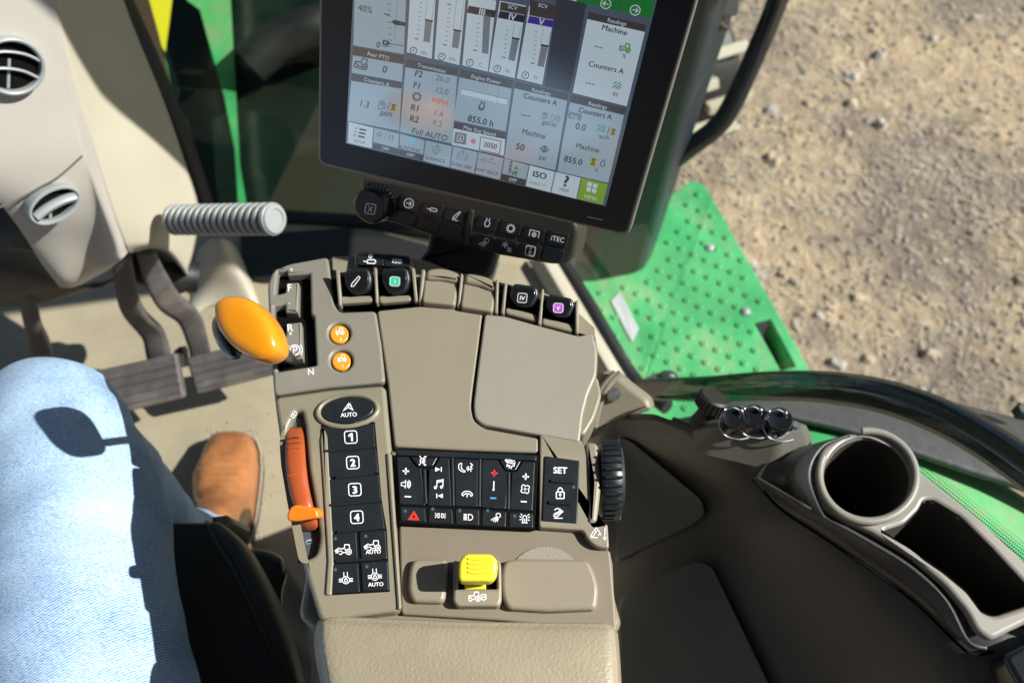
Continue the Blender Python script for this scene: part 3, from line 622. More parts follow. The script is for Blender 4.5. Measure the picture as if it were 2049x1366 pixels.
# black dotted frit band inside the lower glass
g = MB(); fa = [(1822, 948), (1900, 1010), (1980, 1075), (2060, 1140), (2200, 1260)]; fb = [(1812, 975), (1880, 1032), (1960, 1100), (2040, 1172), (2180, 1300)]
hf = hplane(.52); g.poly(hf, fa + fb[::-1], 0, M['rubber'])
for row in range(6):
    for i in range(75):
        tt = i / 74; s = tt * 4; k = min(3, int(s)); f = s - k; ax_, ay_ = fa[k][0] * (1 - f) + fa[k + 1][0] * f, fa[k][1] * (1 - f) + fa[k + 1][1] * f
        off = 4 + row * 6.2; px, py = ax_ + off * .62 + (2.6 if row % 2 else 0), ay_ - off * .78 + (2.2 if row % 2 else 0)
        g.poly(hf, ell(px, py, 2.9 - row * .36, 2.9 - row * .36, n=7), .0002 * 0, M['rubber'])
g.build('dotted_band', t)

# ---- windshield side (upper left)
t = thing('windshield', pd(560, 420, 1.5), 'tinted front windshield left of the display', 'windshield')
g = MB(); P = [pd(110, -250, 1.25), pd(214, -30, 1.35), pd(285, 120, 1.42), pd(350, 270, 1.48), pd(402, 415, 1.55)]
g.tube(cr(P, 5), [.036 * (1 - .012 * i) for i in range(21)], M['rubber'], n=16, flat=.7); g.build('pillar_seal', t)
g = MB(); a = pz(398, 425, .0); b_ = pz(730, 445, .0); c_ = pz(1115, 505, .0); pn = [a, b_, c_]
V = []
for p in pn: V += [p, Vector((p.x * 1.0, p.y + .12, 1.9))]
g.add(V, [(0, 2, 3, 1), (2, 4, 5, 3)], M['glassdark']); g.build('pane', t)
g = MB(); g.tube([a, b_, c_], .014, M['rubber'], n=10); g.build('bottom_seal', t)
# hood
t = thing('engine_hood', pd(420, 200, 2.1), 'green engine hood with yellow stripe and dusty front wheel beyond the windshield', 'engine hood')
wo = WB.build('wheel', t); wo['label'] = 'dusty front wheel with pale lugs half hidden behind the exhaust cover'; WL.build('tread_lugs', wo)
def sheet(name, quad, d, m, th=.02):
    g = MB(); V = [pd(x, y, (d if not isinstance(d, (list, tuple)) else d[i])) for i, (x, y) in enumerate(quad)]
    k = (V[0] - CAM).normalized() * th; n = len(V); V2 = [v + k for v in V]
    g.add(V + V2, [tuple(range(n)), tuple(range(n, 2 * n))[::-1]] + [(i, (i + 1) % n, n + (i + 1) % n, n + i) for i in range(n)], m); return g.build(name, t, smooth=False)
sheet('shade_painted_side', [(60, -300), (700, -300), (700, 130), (640, 200), (520, 440), (330, 440), (60, -100)], 2.2, M['shadegreen'], .05)  # hood side with its shade painted into the colour
sheet('painted_shade_sheet', [(520, -300), (1200, -300), (1200, 560), (480, 560), (500, 120)], 2.30, M['shadeolive'], .05)  # added dark sheet, painted shade filling the view through the windshield
sheet('painted_sun_strip', [(340, -60), (458, -60), (470, 150), (480, 330), (497, 430), (478, 430), (470, 300), (448, 190), (425, 110), (400, 20), (375, 2)], 2.12, M['greenpaint'], .03)  # sunlit stripe of the hood, painted as a brighter green raised strip
sheet('green_edge', [(310, 60), (335, 130), (352, 225), (345, 215), (322, 150), (318, 140)], 2.05, M['greenpaint'], .02)
sheet('yellow_stripe', [(275, -60), (352, -60), (342, 20), (331, 105), (322, 90), (300, 30)], 2.0, M['yellowpaint'], .02)
sheet('bare_edge', [(235, -60), (282, -60), (318, 70), (345, 180), (335, 190), (290, 70)], 1.9, M['brown'], .03)
g = MB(); g.tube(cr([pd(500, 130, 2.1), pd(560, 80, 2.1), pd(640, 50, 2.1), pd(720, 40, 2.15)], 6), .045, M['rubber']); g.build('intake_pipe', t)

# ================================================================ CONTROL CONSOLE
ZC = .74; PC = hplane(ZC)
con = thing('control_console', (-.03, .30, ZC - .12), 'tan right-hand armrest control console with black keypads, orange gear lever and leather pad', 'control console')
def part(mb, name, parent=con, label=None, **k):
    o = mb.build(name, parent, **k)
    if label: o['label'] = label
    return o
# base body, stepping up in two heights
g = MB()
body = crp([(541, 575), (548, 548), (580, 530), (655, 514), (700, 508), (830, 512), (900, 534), (1000, 560), (1085, 578), (1150, 615), (1186, 650), (1197, 700), (1192, 770), (1172, 840), (1166, 900), (1172, 1040), (1180, 1095), (1222, 1100), (1230, 1190), (1236, 1262), (1100, 1275), (636, 1262), (610, 1150), (590, 1060), (572, 960), (556, 860), (546, 780), (538, 680)], 3)
g.prism(PC, body, -.011, -.22, M['tan_lower'], b=.006, taper=-.004)
part(g, 'body', sharp=50)
# ---- gate panel with the H slot
g = MB(); slot = [(555, 543), (574, 541), (575, 550), (620, 547), (622, 628), (628, 632), (633, 730), (554, 743), (553, 718), (606, 716), (603, 643), (573, 646), (571, 672), (551, 673), (548, 613), (570, 608), (571, 624), (597, 625), (598, 564), (574, 565), (570, 585), (551, 589)]
gp = [(535, 570), (545, 543), (575, 528), (656, 513), (662, 560), (669, 608), (678, 624), (752, 621), (763, 690), (771, 764), (660, 774), (548, 790), (541, 700)]
hb = [ell(679, 667, 22, 21, n=28), ell(683, 721, 22.5, 21.5, n=28)]
g.prism(PC, gp, 0, -.0105, M['tan_grey'], r=.004, b=.0022, holes=[slot] + hb, hr=.0012, nb=3)
for tx, x, y, c in [('+', 583, 539, 9), ('F', 579, 575, 15), ('-', 579, 605, 9), ('R', 580, 655, 15), ('+', 581, 667, 10), ('N', 622, 743, 13)]:
    g.text(PC, tx, x, y, c, -4, .0002, M['white'], bold=.012)
icon(g, PC, 'park', 590, 700, 14, -4, .0002, None, 2.0)
part(g, 'gate_panel', sharp=50)
g = MB(); g.prism(PC, [(545, 535), (626, 538), (640, 738), (545, 750)], -.0085, -.0102, M['hole']); part(g, 'gate_well')
# gear lever
g = MB(); L0 = PC.P(588, 722, -.006); L1 = PC.P(570, 706, .030)
g.tube([L0, L1, L1 + (L1 - L0) * .35], .0042, M['steel']); shaft = part(g, 'gear_lever', label='orange gear lever on a steel shaft rising from the gate slot')
g = MB(); Z1 = ZC + .035
ca = pz(505, 660, ZC + .062); q0 = pz(566, 712, ZC + .028); q1 = pz(550, 690, ZC + .045); q2 = pz(522, 662, ZC + .060); q3 = pz(490, 632, ZC + .066); q4 = pz(462, 612, ZC + .058)
kp = cr([q0 + (q0 - q1) * .02, q0, q1, q2, q3, q4, q4 + (q4 - q3) * .25], 6)
pr = []; nk = len(kp)
for i in range(nk):
    f = i / (nk - 1); rr = [.004, .0135, .0195, .0215, .0215, .0185, .004]; s = f * 6; k = min(5, int(s)); u = s - k; u = u * u * (3 - 2 * u) if k not in (0, 5) else (math.sqrt(max(0, 1 - (1 - u) ** 2)) if k == 0 else 1 - (1 - math.sqrt(max(0, 1 - u * u)))); pr.append(rr[k] * (1 - u) + rr[k + 1] * u if k != 5 else rr[6] + (rr[5] - rr[6]) * math.sqrt(max(0, 1 - (s - 5) ** 2)))
PKN = Plane(pz(505, 665, ZC + .060), (-.16, -.30, .94)); ko = [(436, 640), (437, 610), (458, 595), (496, 596), (528, 611), (557, 644), (572, 678), (575, 708), (558, 725), (532, 730), (500, 719), (470, 698), (447, 668)]
ko = [(505 + (x - 505) * .93, 664 + (y - 664) * .94) for x, y in ko]; g.pillow(PKN, ko, .017, .016, M['orange'], e=3.8); knob = part(g, 'lever_knob', shaft, sharp=75)
g = MB(); bc = pz(462, 662, ZC + .047); ax = (pz(440, 690, ZC + .05) - bc)
rt = Matrix.Rotation(R(40), 3, 'Z')
g.sph(pz(456, 674, ZC + .055), .0115, M['blackgloss'], sc=(.8, 1.8, .9), rot=Matrix.Rotation(R(30), 3, 'Z'), n=20); part(g, 'thumb_switch', shaft)
# round orange buttons in their holes
for (x, y), lab, nn in [((680, 667), 'orange push button marked 2', '2'), ((684, 721), 'orange push button marked 1', '1')]:
    g = MB(); g.prism(PC, ell(x - 1, y + 1, 19.5, 18.5, n=28), -.0025, -.0100, M['orange_btn'], b=.0015)
    icon(g, PC, 'tractor', x, y - 4, 9, -4, -.0023, None, 1.6); g.text(PC, nn, x + 2, y + 11, 7, 0, -.0023, M['white'], bold=.02)
    part(g, 'push_button', label=lab)
# ---- the switch bay along the front
g = MB(); bay = [(664, 512), (700, 512), (830, 518), (900, 540), (1000, 564), (1085, 584), (1150, 620), (1190, 655), (1192, 676), (1160, 670), (1085, 652), (1000, 628), (920, 614), (840, 607), (760, 607), (690, 608), (672, 620), (666, 580)]
g.prism(PC, bay, -.004, -.0108, M['tan'], r=.001, b=.0008); part(g, 'switch_bay')
# fins
for i, q in enumerate([((671, 540), (679, 540), (684, 610), (677, 611)), ((747, 534), (754, 535), (757, 606), (751, 606)), ((822, 534), (830, 536), (836, 603), (829, 603)), ((843, 538), (851, 539), (843, 606), (837, 605)), ((921, 546), (927, 548), (920, 615), (914, 614)), ((992, 558), (998, 560), (996, 627), (989, 625)), ((1009, 565), (1015, 567), (1009, 628), (1002, 626)), ((1083, 577), (1089, 578), (1083, 650), (1076, 648)), ((1151, 600), (1158, 600), (1158, 667), (1151, 666))]):
    g = MB(); A, B, C_, D = [Vector(p) for p in q]; hT = .016
    ta, tb = PC.P(*A, .012), PC.P(*B, .012); lc, ld = PC.P(*C_, .002), PC.P(*D, .002)
    z = Vector((0, 0, .012)); dn = Vector((0, 0, -.012))
    V = [ta, tb, lc, ld, ta + dn * 2, tb + dn * 2, lc + dn, ld + dn]
    g.add(V, [(0, 1, 2, 3), (4, 5, 6, 7), (0, 1, 5, 4), (1, 2, 6, 5), (2, 3, 7, 6), (3, 0, 4, 7)], M['tan']); o = part(g, 'divider_fin', sharp=30)
    md = o.modifiers.new('edge', 'BEVEL'); md.width = .0009; md.segments = 2
# black pits under the paddles
for q in [[(680, 545), (747, 542), (750, 600), (684, 600)], [(755, 542), (823, 540), (828, 600), (758, 600)], [(1014, 572), (1082, 582), (1076, 640), (1008, 622)], [(1088, 590), (1152, 605), (1150, 660), (1082, 645)], [(664, 540), (672, 540), (678, 606), (669, 606)], [(843, 560), (849, 560), (843, 604), (838, 604)], [(998, 570), (1009, 573), (1003, 626), (997, 624)], [(914, 560), (922, 562), (915, 613), (910, 612)]]:
    g = MB(); g.prism(PC, q, -.0035, -.0050, M['hole']); part(g, 'switch_well')
# paddle switches: a raised black cap dished towards the driver, over a tan lip
def paddle(capx, lip, badge, bm_, lab, tx=None):
    cx = sum(p[0] for p in capx) / len(capx); cy = sum(p[1] for p in capx) / len(capx)
    o = PC.P(cx, cy, .008); pl = Plane(o, (-.10, -.42, .90)); g = MB()
    g.prism(pl, capx, .003, -.012, M['black'], r=.004, b=.0018)
    # dished face
    C = Vector((cx, cy)); dish = [tuple(C + (Vector(p) - C) * .78) for p in capx]
    g.prism(pl, dish, .0037, .0029, M['blackgloss'], r=.004, b=.0006)
    if bm_: g.poly(pl, [(badge[0] + x * badge[2], badge[1] + y * badge[2] * .75) for x, y in rrect(-1, -1, 1, 1, .25)[:-1]], .0040, bm_)
    if tx == 'hoe': icon(g, pl, 'blade', badge[0], badge[1] - 2, 12, 12, .0041, None, 1.6)
    else:
        icon(g, pl, 'key', badge[0], badge[1], badge[2] * .98, 5, .0042, None, 1.2); g.text(pl, tx, badge[0], badge[1], 9, 6, .0042, M['white'], bold=.012)
    part(g, 'paddle_switch', label=lab)
    g = MB(); g.prism(PC, lip, .0005, -.008, M['lid_brown'], r=.0022, b=.0018); part(g, 'switch_lip')
paddle([(688, 540), (737, 536), (744, 560), (737, 584), (705, 590), (690, 570)], [(680, 592), (748, 590), (747, 603), (681, 607)], (711, 565, 13), None, 'black rocker switch with a blade symbol', 'hoe')
paddle([(764, 537), (814, 534), (821, 558), (812, 584), (780, 590), (765, 568)], [(757, 591), (825, 589), (824, 601), (759, 606)], (790, 563, 11), M['green_print'], 'black rocker switch with a green badge I', 'I')
paddle([(1027, 566), (1074, 573), (1078, 592), (1064, 615), (1034, 612), (1018, 592)], [(1012, 613), (1076, 629), (1074, 643), (1011, 626)], (1045, 596, 11), M['black'], 'black rocker switch with badge IV', 'IV')
paddle([(1098, 587), (1145, 597), (1150, 612), (1138, 636), (1108, 632), (1091, 612)], [(1085, 634), (1149, 649), (1146, 664), (1084, 648)], (1117, 616, 11), M['purple_print'], 'black rocker switch with a purple badge V', 'V')
for q, lab in [([(852, 542), (884, 538), (918, 549), (919, 556), (911, 611), (844, 604)], 'tan blank cover between the green badge switch and its twin'), ([(930, 549), (962, 552), (991, 566), (994, 572), (986, 624), (921, 614)], 'tan blank cover beside the switch with badge IV')]:
    g = MB(); g.prism(PC, q, .0050, -.008, M['lid_brown'], r=.003, b=.0018)
    x0, x1 = q[0][0] + 4, q[2][0] - 2; y0 = q[0][1]; sl = (q[2][1] - q[0][1])
    cq = [(x0 - 5, y0 + 15)] + [(x0 - 3 + (x1 - x0 + 6) * f, y0 - 3 + sl * f - 8 * math.sin(math.pi * f)) for f in (0, .2, .4, .6, .8, 1)] + [(x1 + 3, y0 + sl + 15)] + [(x0 + (x1 - x0) * f, y0 + 17 + sl * f - 4 * math.sin(math.pi * f)) for f in (.8, .5, .2)]
    g.prism(PC, cq, .0085, -.003, M['lid_brown'], r=.0025, b=.0030); part(g, 'blank_cover', label=lab)
# two black keys at the front edge
g = MB(); g.prism(PC, [(711, 506), (722, 501), (818, 510), (826, 520), (826, 536), (708, 532)], .003, -.02, M['tan'], r=.003, b=.0015); part(g, 'key_surround')
for q, ic in [([(717, 508), (768, 508), (768, 531), (714, 529)], 0), ([(770, 508), (819, 513), (821, 534), (769, 532)], 1)]:
    g = MB(); g.prism(PC, q, .0055, .002, M['black'], r=.0015, b=.0008)
    if ic == 0: icon(g, PC, 'cylclock', 740, 518, 13, 2, .0058, None, 2.0)
    else: g.text(PC, 'ISB', 794, 522, 9, 5, .0058, M['white'], bold=.012, sx=1.3, shear=.12)
    part(g, 'front_key', label=['black key with a cylinder and clock symbol', 'black key lettered ISB'][ic])

# ---- the two big lids
g = MB(); lid = [(754, 621), (840, 612), (910, 617), (966, 627), (957, 700), (945, 790), (943, 815), (950, 842), (968, 856), (1078, 876), (1078, 905), (930, 900), (789, 893), (776, 770)]
g.prism(PC, lid, -.0012, -.0105, M['lid_brown'], r=[.001, .001, .001, .002, .001, .001, .002, .002, .003, .001, .001, .001, .001, .001], b=.0018); part(g, 'storage_lid', label='large brownish smooth lid in the middle of the console')
g = MB(); lid2 = [(970, 628), (1010, 632), (1085, 653), (1158, 672), (1186, 664), (1195, 705), (1193, 750), (1176, 790), (1166, 830), (1160, 884), (1060, 866), (965, 849), (950, 836), (947, 812), (953, 760)]
g.prism(PC, lid2, .0012, -.0105, M['lid'], r=[.001, .001, .001, .001, .008, .003, .003, .003, .003, .001, .001, .006, .004, .006, .003], b=.0016)
part(g, 'armrest_lid', label='paler sparkling lid with rounded lower left corner')
g = MB(); g.prism(PC, [(1196, 752), (1204, 790), (1190, 835), (1168, 872), (1140, 860), (1140, 780), (1170, 755)], -.0015, -.03, M['tan'], r=.004, b=.002); part(g, 'hinge_cheek')

# ---- left column with the numbered keys
g = MB(); colp = [(548, 794), (660, 778), (771, 769), (783, 900), (793, 1060), (803, 1221), (720, 1231), (640, 1243), (612, 1150), (594, 1062), (575, 960), (560, 870)]
groove = [(578, 850), (592, 822), (604, 822), (610, 850), (618, 940), (634, 1030), (640, 1075), (632, 1110), (608, 1120), (596, 1060), (584, 1000), (572, 930), (568, 880)]
g.prism(PC, colp, 0, -.0105, M['olive'], r=.003, b=.0035, holes=[groove], hr=.006, nb=4)
g.prism(PC, [(640, 878), (646, 850), (656, 870), (664, 1020), (668, 1120), (664, 1190), (650, 1190), (655, 1120), (648, 1000)], .0018, -.002, M['olive'], r=.003, b=.0015)
g.prism(PC, [(772, 905), (783, 905), (803, 1215), (795, 1218)], .0018, -.002, M['olive'], r=.002, b=.0015)
part(g, 'key_column', sharp=50)
g = MB(); g.prism(PC, [(560, 815), (612, 815), (645, 1125), (596, 1125)], -.0085, -.0104, M['trimdark']); icon(g, PC, 'tortoise', 620, 1083, 10, -5, -.0082, M['grey_print'], 3.0); part(g, 'throttle_groove')
g = MB(); icon(g, PC, 'hare', 588, 830, 8, 0, .0003, M['white'], 3.5); part(g, 'hare_mark')
# throttle lever
g = MB()
tl_ = [(588, 855, -.006), (590, 885, .004), (592, 930, .010), (598, 975, .010), (608, 1015, .009), (618, 1048, .000), (623, 1062, -.008)]
wL = [17, 19, 20, 20, 19, 18, 14]
C = []
for (x, y, h), w_ in zip(tl_, wL):
    C.append([PC.P(x - w_, y + 2, h - .012), PC.P(x - w_, y + 1, h - .002), PC.P(x - w_ * .55, y, h + .0015), PC.P(x + w_ * .55, y - 1, h + .0015), PC.P(x + w_, y - 1, h - .002), PC.P(x + w_, y, h - .012)])
g.patch(C, 5, 4, M['rust'])
thr = part(g, 'throttle_lever', solid=.002, label='burnt orange hand throttle lever in the left groove')
g = MB()
for i in range(8):
    y = 872 + i * 11; g.tube([PC.P(578, y + 3, .0065 + i * .0006), PC.P(590, y, .0078 + i * .0006), PC.P(603, y - 1, .0065 + i * .0006)], .0010, M['rust'], n=8)
part(g, 'grip_ribs', thr)
g = MB(); g.prism(Plane(PC.P(605, 1028, .012), (-.1, -.35, .93)), [(573, 1030), (580, 1014), (593, 1009), (634, 1018), (637, 1036), (592, 1043), (576, 1042)], .004, -.010, M['tab'], r=.002, b=.0015); part(g, 'throttle_tab', thr)
# oval steering key
g = MB(); g.prism(PC, ell(695, 820, 66, 35.5, -6, 48), .0028, -.001, M['olive'], b=.0022, holes=[ell(695, 819, 54, 27, -6, 48)]); part(g, 'oval_ring')
g = MB(); g.prism(PC, ell(695, 819, 53.5, 26.5, -6, 48), .0016, -.001, M['black'], b=.0012); icon(g, PC, 'steer', 697, 815, 10, 8, .0018, None, 2.2); g.text(PC, 'AUTO', 698, 829, 8.5, -3, .0018, M['white'], bold=.02); part(g, 'steering_key', label='oval black key marked AUTO')
def key(name, q, draw, lab=None, h=.0014, parent=con, pl=PC, m='black', r=.0008, h0=-.004, b=.0007):
    g = MB(); g.prism(pl, q, h, h0, M[m], r=r, b=b); draw(g); o = g.build(name, parent)
    if lab: o['label'] = lab
    return o
kh = .0016
# black base sheet behind the keys
g = MB(); g.prism(PC, [(642, 850), (750, 843), (764, 1000), (774, 1060), (780, 1183), (662, 1190), (660, 1060), (654, 960)], .0004, -.004, M['hole'], b=.0003); kb = part(g, 'key_block')
nums = [([(646, 855), (748, 847), (751, 892), (650, 901)], '1', 702, 874), ([(650, 905), (752, 896), (757, 944), (657, 955)], '2', 706, 925), ([(657, 959), (758, 948), (763, 1000), (660, 1009)], '3', 710, 979), ([(660, 1013), (763, 1004), (770, 1057), (664, 1064)], '4', 714, 1034)]
for q, s_, x, y in nums:
    def d(g, s_=s_, x=x, y=y): icon(g, PC, 'key', x, y, 14.5, -3, kh, None, 1.8); (g.text(PC, s_, x, y, 15, -3, kh, M['white'], bold=.05) if s_ != '1' else g.poly(PC, [(x - 5, y - 4), (x, y - 8), (x + 3.5, y - 8), (x + 4.5, y + 8), (x + .5, y + 8), (x, y - 3), (x - 5, y)], kh, M['white']))
    key('number_key', q, d, 'black key numbered ' + s_, parent=kb)
for i, (a_, b2_) in enumerate([((648, 903), (752, 894)), ((672, 955), (748, 947)), ((660, 1011), (762, 1001)), ((675, 1064), (755, 1057)), ((672, 1123), (762, 1117))]):
    g = MB(); g.tube([PC.P(*a_, .0012), PC.P(*b2_, .0012)], .0013, M['black'], n=10); part(g, 'key_ridge', kb)
def dots(g, x, y, m='led', r=3.4, h=None): g.poly(PC, ell(x, y, r, r, n=12), (kh if h is None else h), M[m])
def dA(g): icon(g, PC, 'tractorarrow', 690, 1099, 14, 0, kh, None, 1.8); g.poly(PC, [(669, 1101), (679, 1094), (679, 1108)], kh, M['white']); dots(g, 671, 1077)
def dB(g): icon(g, PC, 'tractorarrow', 748, 1091, 14, 0, kh, None, 1.8); g.poly(PC, [(727, 1093), (737, 1086), (737, 1100)], kh, M['white']); g.text(PC, 'AUTO', 747, 1103, 8, -3, kh, M['white'], bold=.02); dots(g, 732, 1072)
def dC(g): icon(g, PC, 'diff', 692, 1157, 14, -3, kh, None, 1.5); dots(g, 671, 1139)
def dD(g): icon(g, PC, 'diff', 750, 1150, 14, -3, kh, None, 1.5); g.text(PC, 'AUTO', 752, 1168, 8, -3, kh, M['white'], bold=.02); dots(g, 734, 1133)
for q, f, lab in [([(664, 1067), (713, 1063), (716, 1120), (666, 1124)], dA, 'key with a tractor and arrow'), ([(719, 1063), (771, 1059), (775, 1117), (722, 1120)], dB, 'key with a tractor, arrow and AUTO'), ([(666, 1128), (716, 1125), (720, 1183), (664, 1186)], dC, 'key with a locked axle symbol'), ([(722, 1124), (776, 1121), (778, 1179), (725, 1182)], dD, 'key with a locked axle symbol and AUTO')]:
    key('drive_key', q, f, lab, parent=kb)

# ---- centre keypad
g = MB(); g.prism(PC, [(791, 897), (1078, 909), (1070, 1058), (800, 1046)], .0008, -.004, M['hole'], r=.001, b=.0005); part(g, 'keypad_base'); kp_ = bpy.data.objects['keypad_base']
g = MB(); g.prism(PC, [(793, 899), (1074, 911), (1073, 921), (794, 910)], .003, -.002, M['black'], r=.0006, b=.0006); part(g, 'keypad_ledge', kp_)
kh2 = .0028; K = [([(794, 912), (817, 913), (833, 934), (843, 935), (851, 1010), (800, 1008)], 'vol'), ([(858, 936), (868, 936), (880, 914), (899, 915), (904, 1012), (856, 1011)], 'mus'), ([(909, 916), (957, 918), (956, 1013), (911, 1011)], 'tel'), ([(964, 918), (995, 919), (1010, 942), (1017, 943), (1013, 1018), (963, 1014)], 'tmp'), ([(1024, 944), (1034, 943), (1046, 922), (1071, 923), (1066, 1021), (1020, 1018)], 'fan'),
     ([(820, 912), (876, 914), (866, 932), (836, 932)], 'mute'), ([(998, 919), (1043, 921), (1032, 941), (1012, 940)], 'vent')]
def dk(k):
    def f(g):
        I = lambda nme, x, y, s, m=None, w=2.0, a=3: icon(g, PC, nme, x, y, s, a, kh2, m, w)
        if k == 'vol': I('plus', 812, 942, 8, None, 3); I('speaker', 812, 968, 10, None, 1.5); I('minus', 816, 993, 8, None, 2.6)
        if k == 'mus':
            g.poly(PC, [(871, 934), (871, 943), (881, 938.5)], kh2, M['white']); g.stroke(PC, [(883, 934), (883, 943)], 2, kh2, M['white']); I('note', 878, 968, 11, None, 1.8)
            g.poly(PC, [(886, 987), (886, 996), (876, 991.5)], kh2, M['white']); g.stroke(PC, [(874, 987), (874, 996)], 2, kh2, M['white'])
        if k == 'tel': I('talk', 932, 938, 14, None, 1.7); I('handset', 935, 985, 12, None, 1.8)
        if k == 'tmp': I('plus', 989, 946, 8, M['red'], 3); I('thermo', 988, 971, 10, None, 2.2); I('minus', 987, 996, 7.5, M['blue'], 2.8)
        if k == 'fan': I('plus', 1052, 953, 8, None, 3); I('fan', 1051, 978, 10, None, 1.7); I('minus', 1048, 1003, 7.5, None, 2.6)
        if k == 'mute': I('mute', 846, 921, 10, None, 1.6)
        if k == 'vent': I('vent', 1020, 928, 11, None, 1.8)
    return f
LB = {'vol': 'key with plus, loudspeaker and minus', 'mus': 'key with skip arrows and a note', 'tel': 'key with two telephone handsets', 'tmp': 'key with red plus, thermometer and blue minus', 'fan': 'key with plus, fan and minus', 'mute': 'small key with a muted loudspeaker', 'vent': 'small key with an airflow symbol'}
for q, k in K: key('rocker_key', q, dk(k), LB[k], h=.0025, parent=kp_, r=.0006, b=.0008)
for a_, b2_ in [((849, 940), (852, 1008)), ((905, 917), (907, 1012)), ((960, 919), (959, 1014)), ((1018, 946), (1017, 1019))]:
    g = MB(); g.tube([PC.P(*a_, .0020), PC.P(*b2_, .0020)], .0014, M['black'], n=10); part(g, 'key_ridge', kp_)
kl = .0018; low = [([(801, 1013), (850, 1015), (853, 1044), (803, 1041)], 'hazard', 828, 1031, M['red'], 811, 1020), ([(858, 1016), (905, 1017), (907, 1047), (857, 1045)], 'side', 881, 1031, None, 866, 1016), ([(911, 1017), (959, 1018), (959, 1050), (912, 1048)], 'beam', 937, 1034, None, 920, 1019), ([(965, 1019), (1013, 1023), (1012, 1053), (964, 1050)], 'work', 992, 1034, None, 976, 1019), ([(1019, 1024), (1067, 1026), (1067, 1055), (1018, 1053)], 'beacon', 1050, 1037, None, 1030, 1030)]
LL = {'hazard': 'key with a red warning triangle', 'side': 'key with side light symbols', 'beam': 'key with a headlamp beam', 'work': 'key with a work lamp', 'beacon': 'key with a flashing beacon'}
for q, k, x, y, m_, lx, ly in low:
    def d(g, k=k, x=x, y=y, m_=m_, lx=lx, ly=ly): icon(g, PC, k, x, y, 10.5, 3, kl, m_, 1.6); dots(g, lx, ly + 2, h=kl)
    key('light_key', q, d, LL[k], h=.0015, parent=kp_, r=.0008, b=.0007)

# ---- SET panel, its frame, thumbwheel
g = MB(); g.prism(PC, [(1080, 866), (1163, 884), (1177, 900), (1186, 960), (1184, 1035), (1186, 1052), (1216, 1046), (1219, 1096), (1196, 1094), (1178, 1082), (1166, 1060), (1078, 1054)], .0006, -.0105, M['tan'], r=[.001, .001, .003, .003, .003, .001, .002, .001, .004, .006, .002, .001], b=.0015)
icon(g, PC, 'loader', 1195, 1066, 15, 3, .0009, None, 1.8); part(g, 'set_frame')
g = MB(); g.prism(PC, [(1168, 882), (1197, 884), (1204, 960), (1195, 1044), (1176, 1046), (1182, 960)], .0025, -.008, M['tan'], r=.004, b=.003); part(g, 'wheel_cheek')
g = MB(); g.prism(PC, [(1090, 911), (1160, 921), (1155, 1046), (1085, 1041)], .0020, -.002, M['black'], r=.0008, b=.0008)
g.text(PC, 'SET', 1121, 940, 13, 2, .0022, M['white'], bold=.03); icon(g, PC, 'lock', 1121, 985, 13, 0, .0022, None, 2.0); icon(g, PC, 'bucket', 1117, 1026, 11, 0, .0022, None, 1.8); dots(g, 1148, 974, h=.0022); sp = part(g, 'set_key', label='tall black key marked SET with a padlock')
for a_, b2_ in [((1103, 962), (1146, 964)), ((1099, 1005), (1142, 1008))]:
    g = MB(); g.tube([PC.P(*a_, .0024), PC.P(*b2_, .0024)], .0016, M['black'], n=10); part(g, 'key_ridge', sp)
g = MB(); wc = PC.P(1219, 960, -.0195); g.lathe(wc - Vector((.0085, 0, 0)), (1, 0, 0), [(.020, 0), (.0265, .0008), (.028, .004), (.0285, .009), (.0275, .0145), (.0245, .018), (.015, .0185)], M['black'], n=48); wh = part(g, 'thumbwheel', label='ribbed black thumbwheel on the right edge')
g = MB()
for i in range(30):
    a = i * 2 * math.pi / 30; rd = Vector((0, math.cos(a), math.sin(a))); rot = Matrix.Rotation(a, 3, 'X')
    g.box(wc + rd * .0283 + Vector((.0008, 0, 0)), (.0135, .0042, .0022), M['black'], rot=rot, b=.0008)
part(g, 'wheel_ribs', wh)

# ---- lower shelf with yellow switch
g = MB(); g.prism(PC, [(799, 1050), (1076, 1058), (1166, 1064), (1180, 1088), (1196, 1098), (1221, 1100), (1230, 1200), (1234, 1262), (1000, 1240), (803, 1228)], -.0062, -.0108, M['tan_lower'], r=.002, b=.0015); part(g, 'lower_shelf')
g = MB(); g.prism(PC, [(826, 1117), (893, 1116), (898, 1135), (890, 1205), (824, 1203), (816, 1180), (818, 1140)], .000, -.008, M['lid_brown'], r=.004, b=.003); part(g, 'small_cover', label='small brown blank cover left of the yellow switch')
sw = MB(); sw.prism(PC, [(907, 1125), (916, 1117), (998, 1117), (1003, 1128), (1004, 1200), (998, 1212), (914, 1212), (906, 1202)], .0022, -.008, M['lid_brown'], r=.003, b=.002, holes=[[(917, 1124), (993, 1124), (994, 1177), (917, 1177)]], hr=.001)
icon(sw, PC, 'implement', 955, 1193, 13, 0, .0025, None, 1.8); swo = part(sw, 'switch_housing')
g = MB(); g.prism(PC, [(914, 1120), (996, 1120), (997, 1180), (914, 1180)], -.0045, -.0060, M['hole']); part(g, 'housing_well', swo)
g = MB(); py_ = Plane(PC.P(955, 1138, .027), (0, -.18, .98))
g.prism(py_, [(918, 1122), (930, 1107), (984, 1107), (996, 1122), (993, 1150), (981, 1163), (917, 1163), (917, 1140)], .002, -.018, M['yellow'], r=.0015, b=.0022)
for i in range(4): g.tube([py_.P(936, 1117 + i * 9, .0020), py_.P(955, 1119 + i * 9, .0022), py_.P(976, 1117 + i * 9, .0020)], .0008, M['yellow'], n=8)
g.prism(PC, [(930, 1165), (972, 1165), (972, 1178), (930, 1178)], .002, -.004, M['yellow'], b=.0005)
part(g, 'yellow_rocker', label='ribbed yellow rocker over its housing')
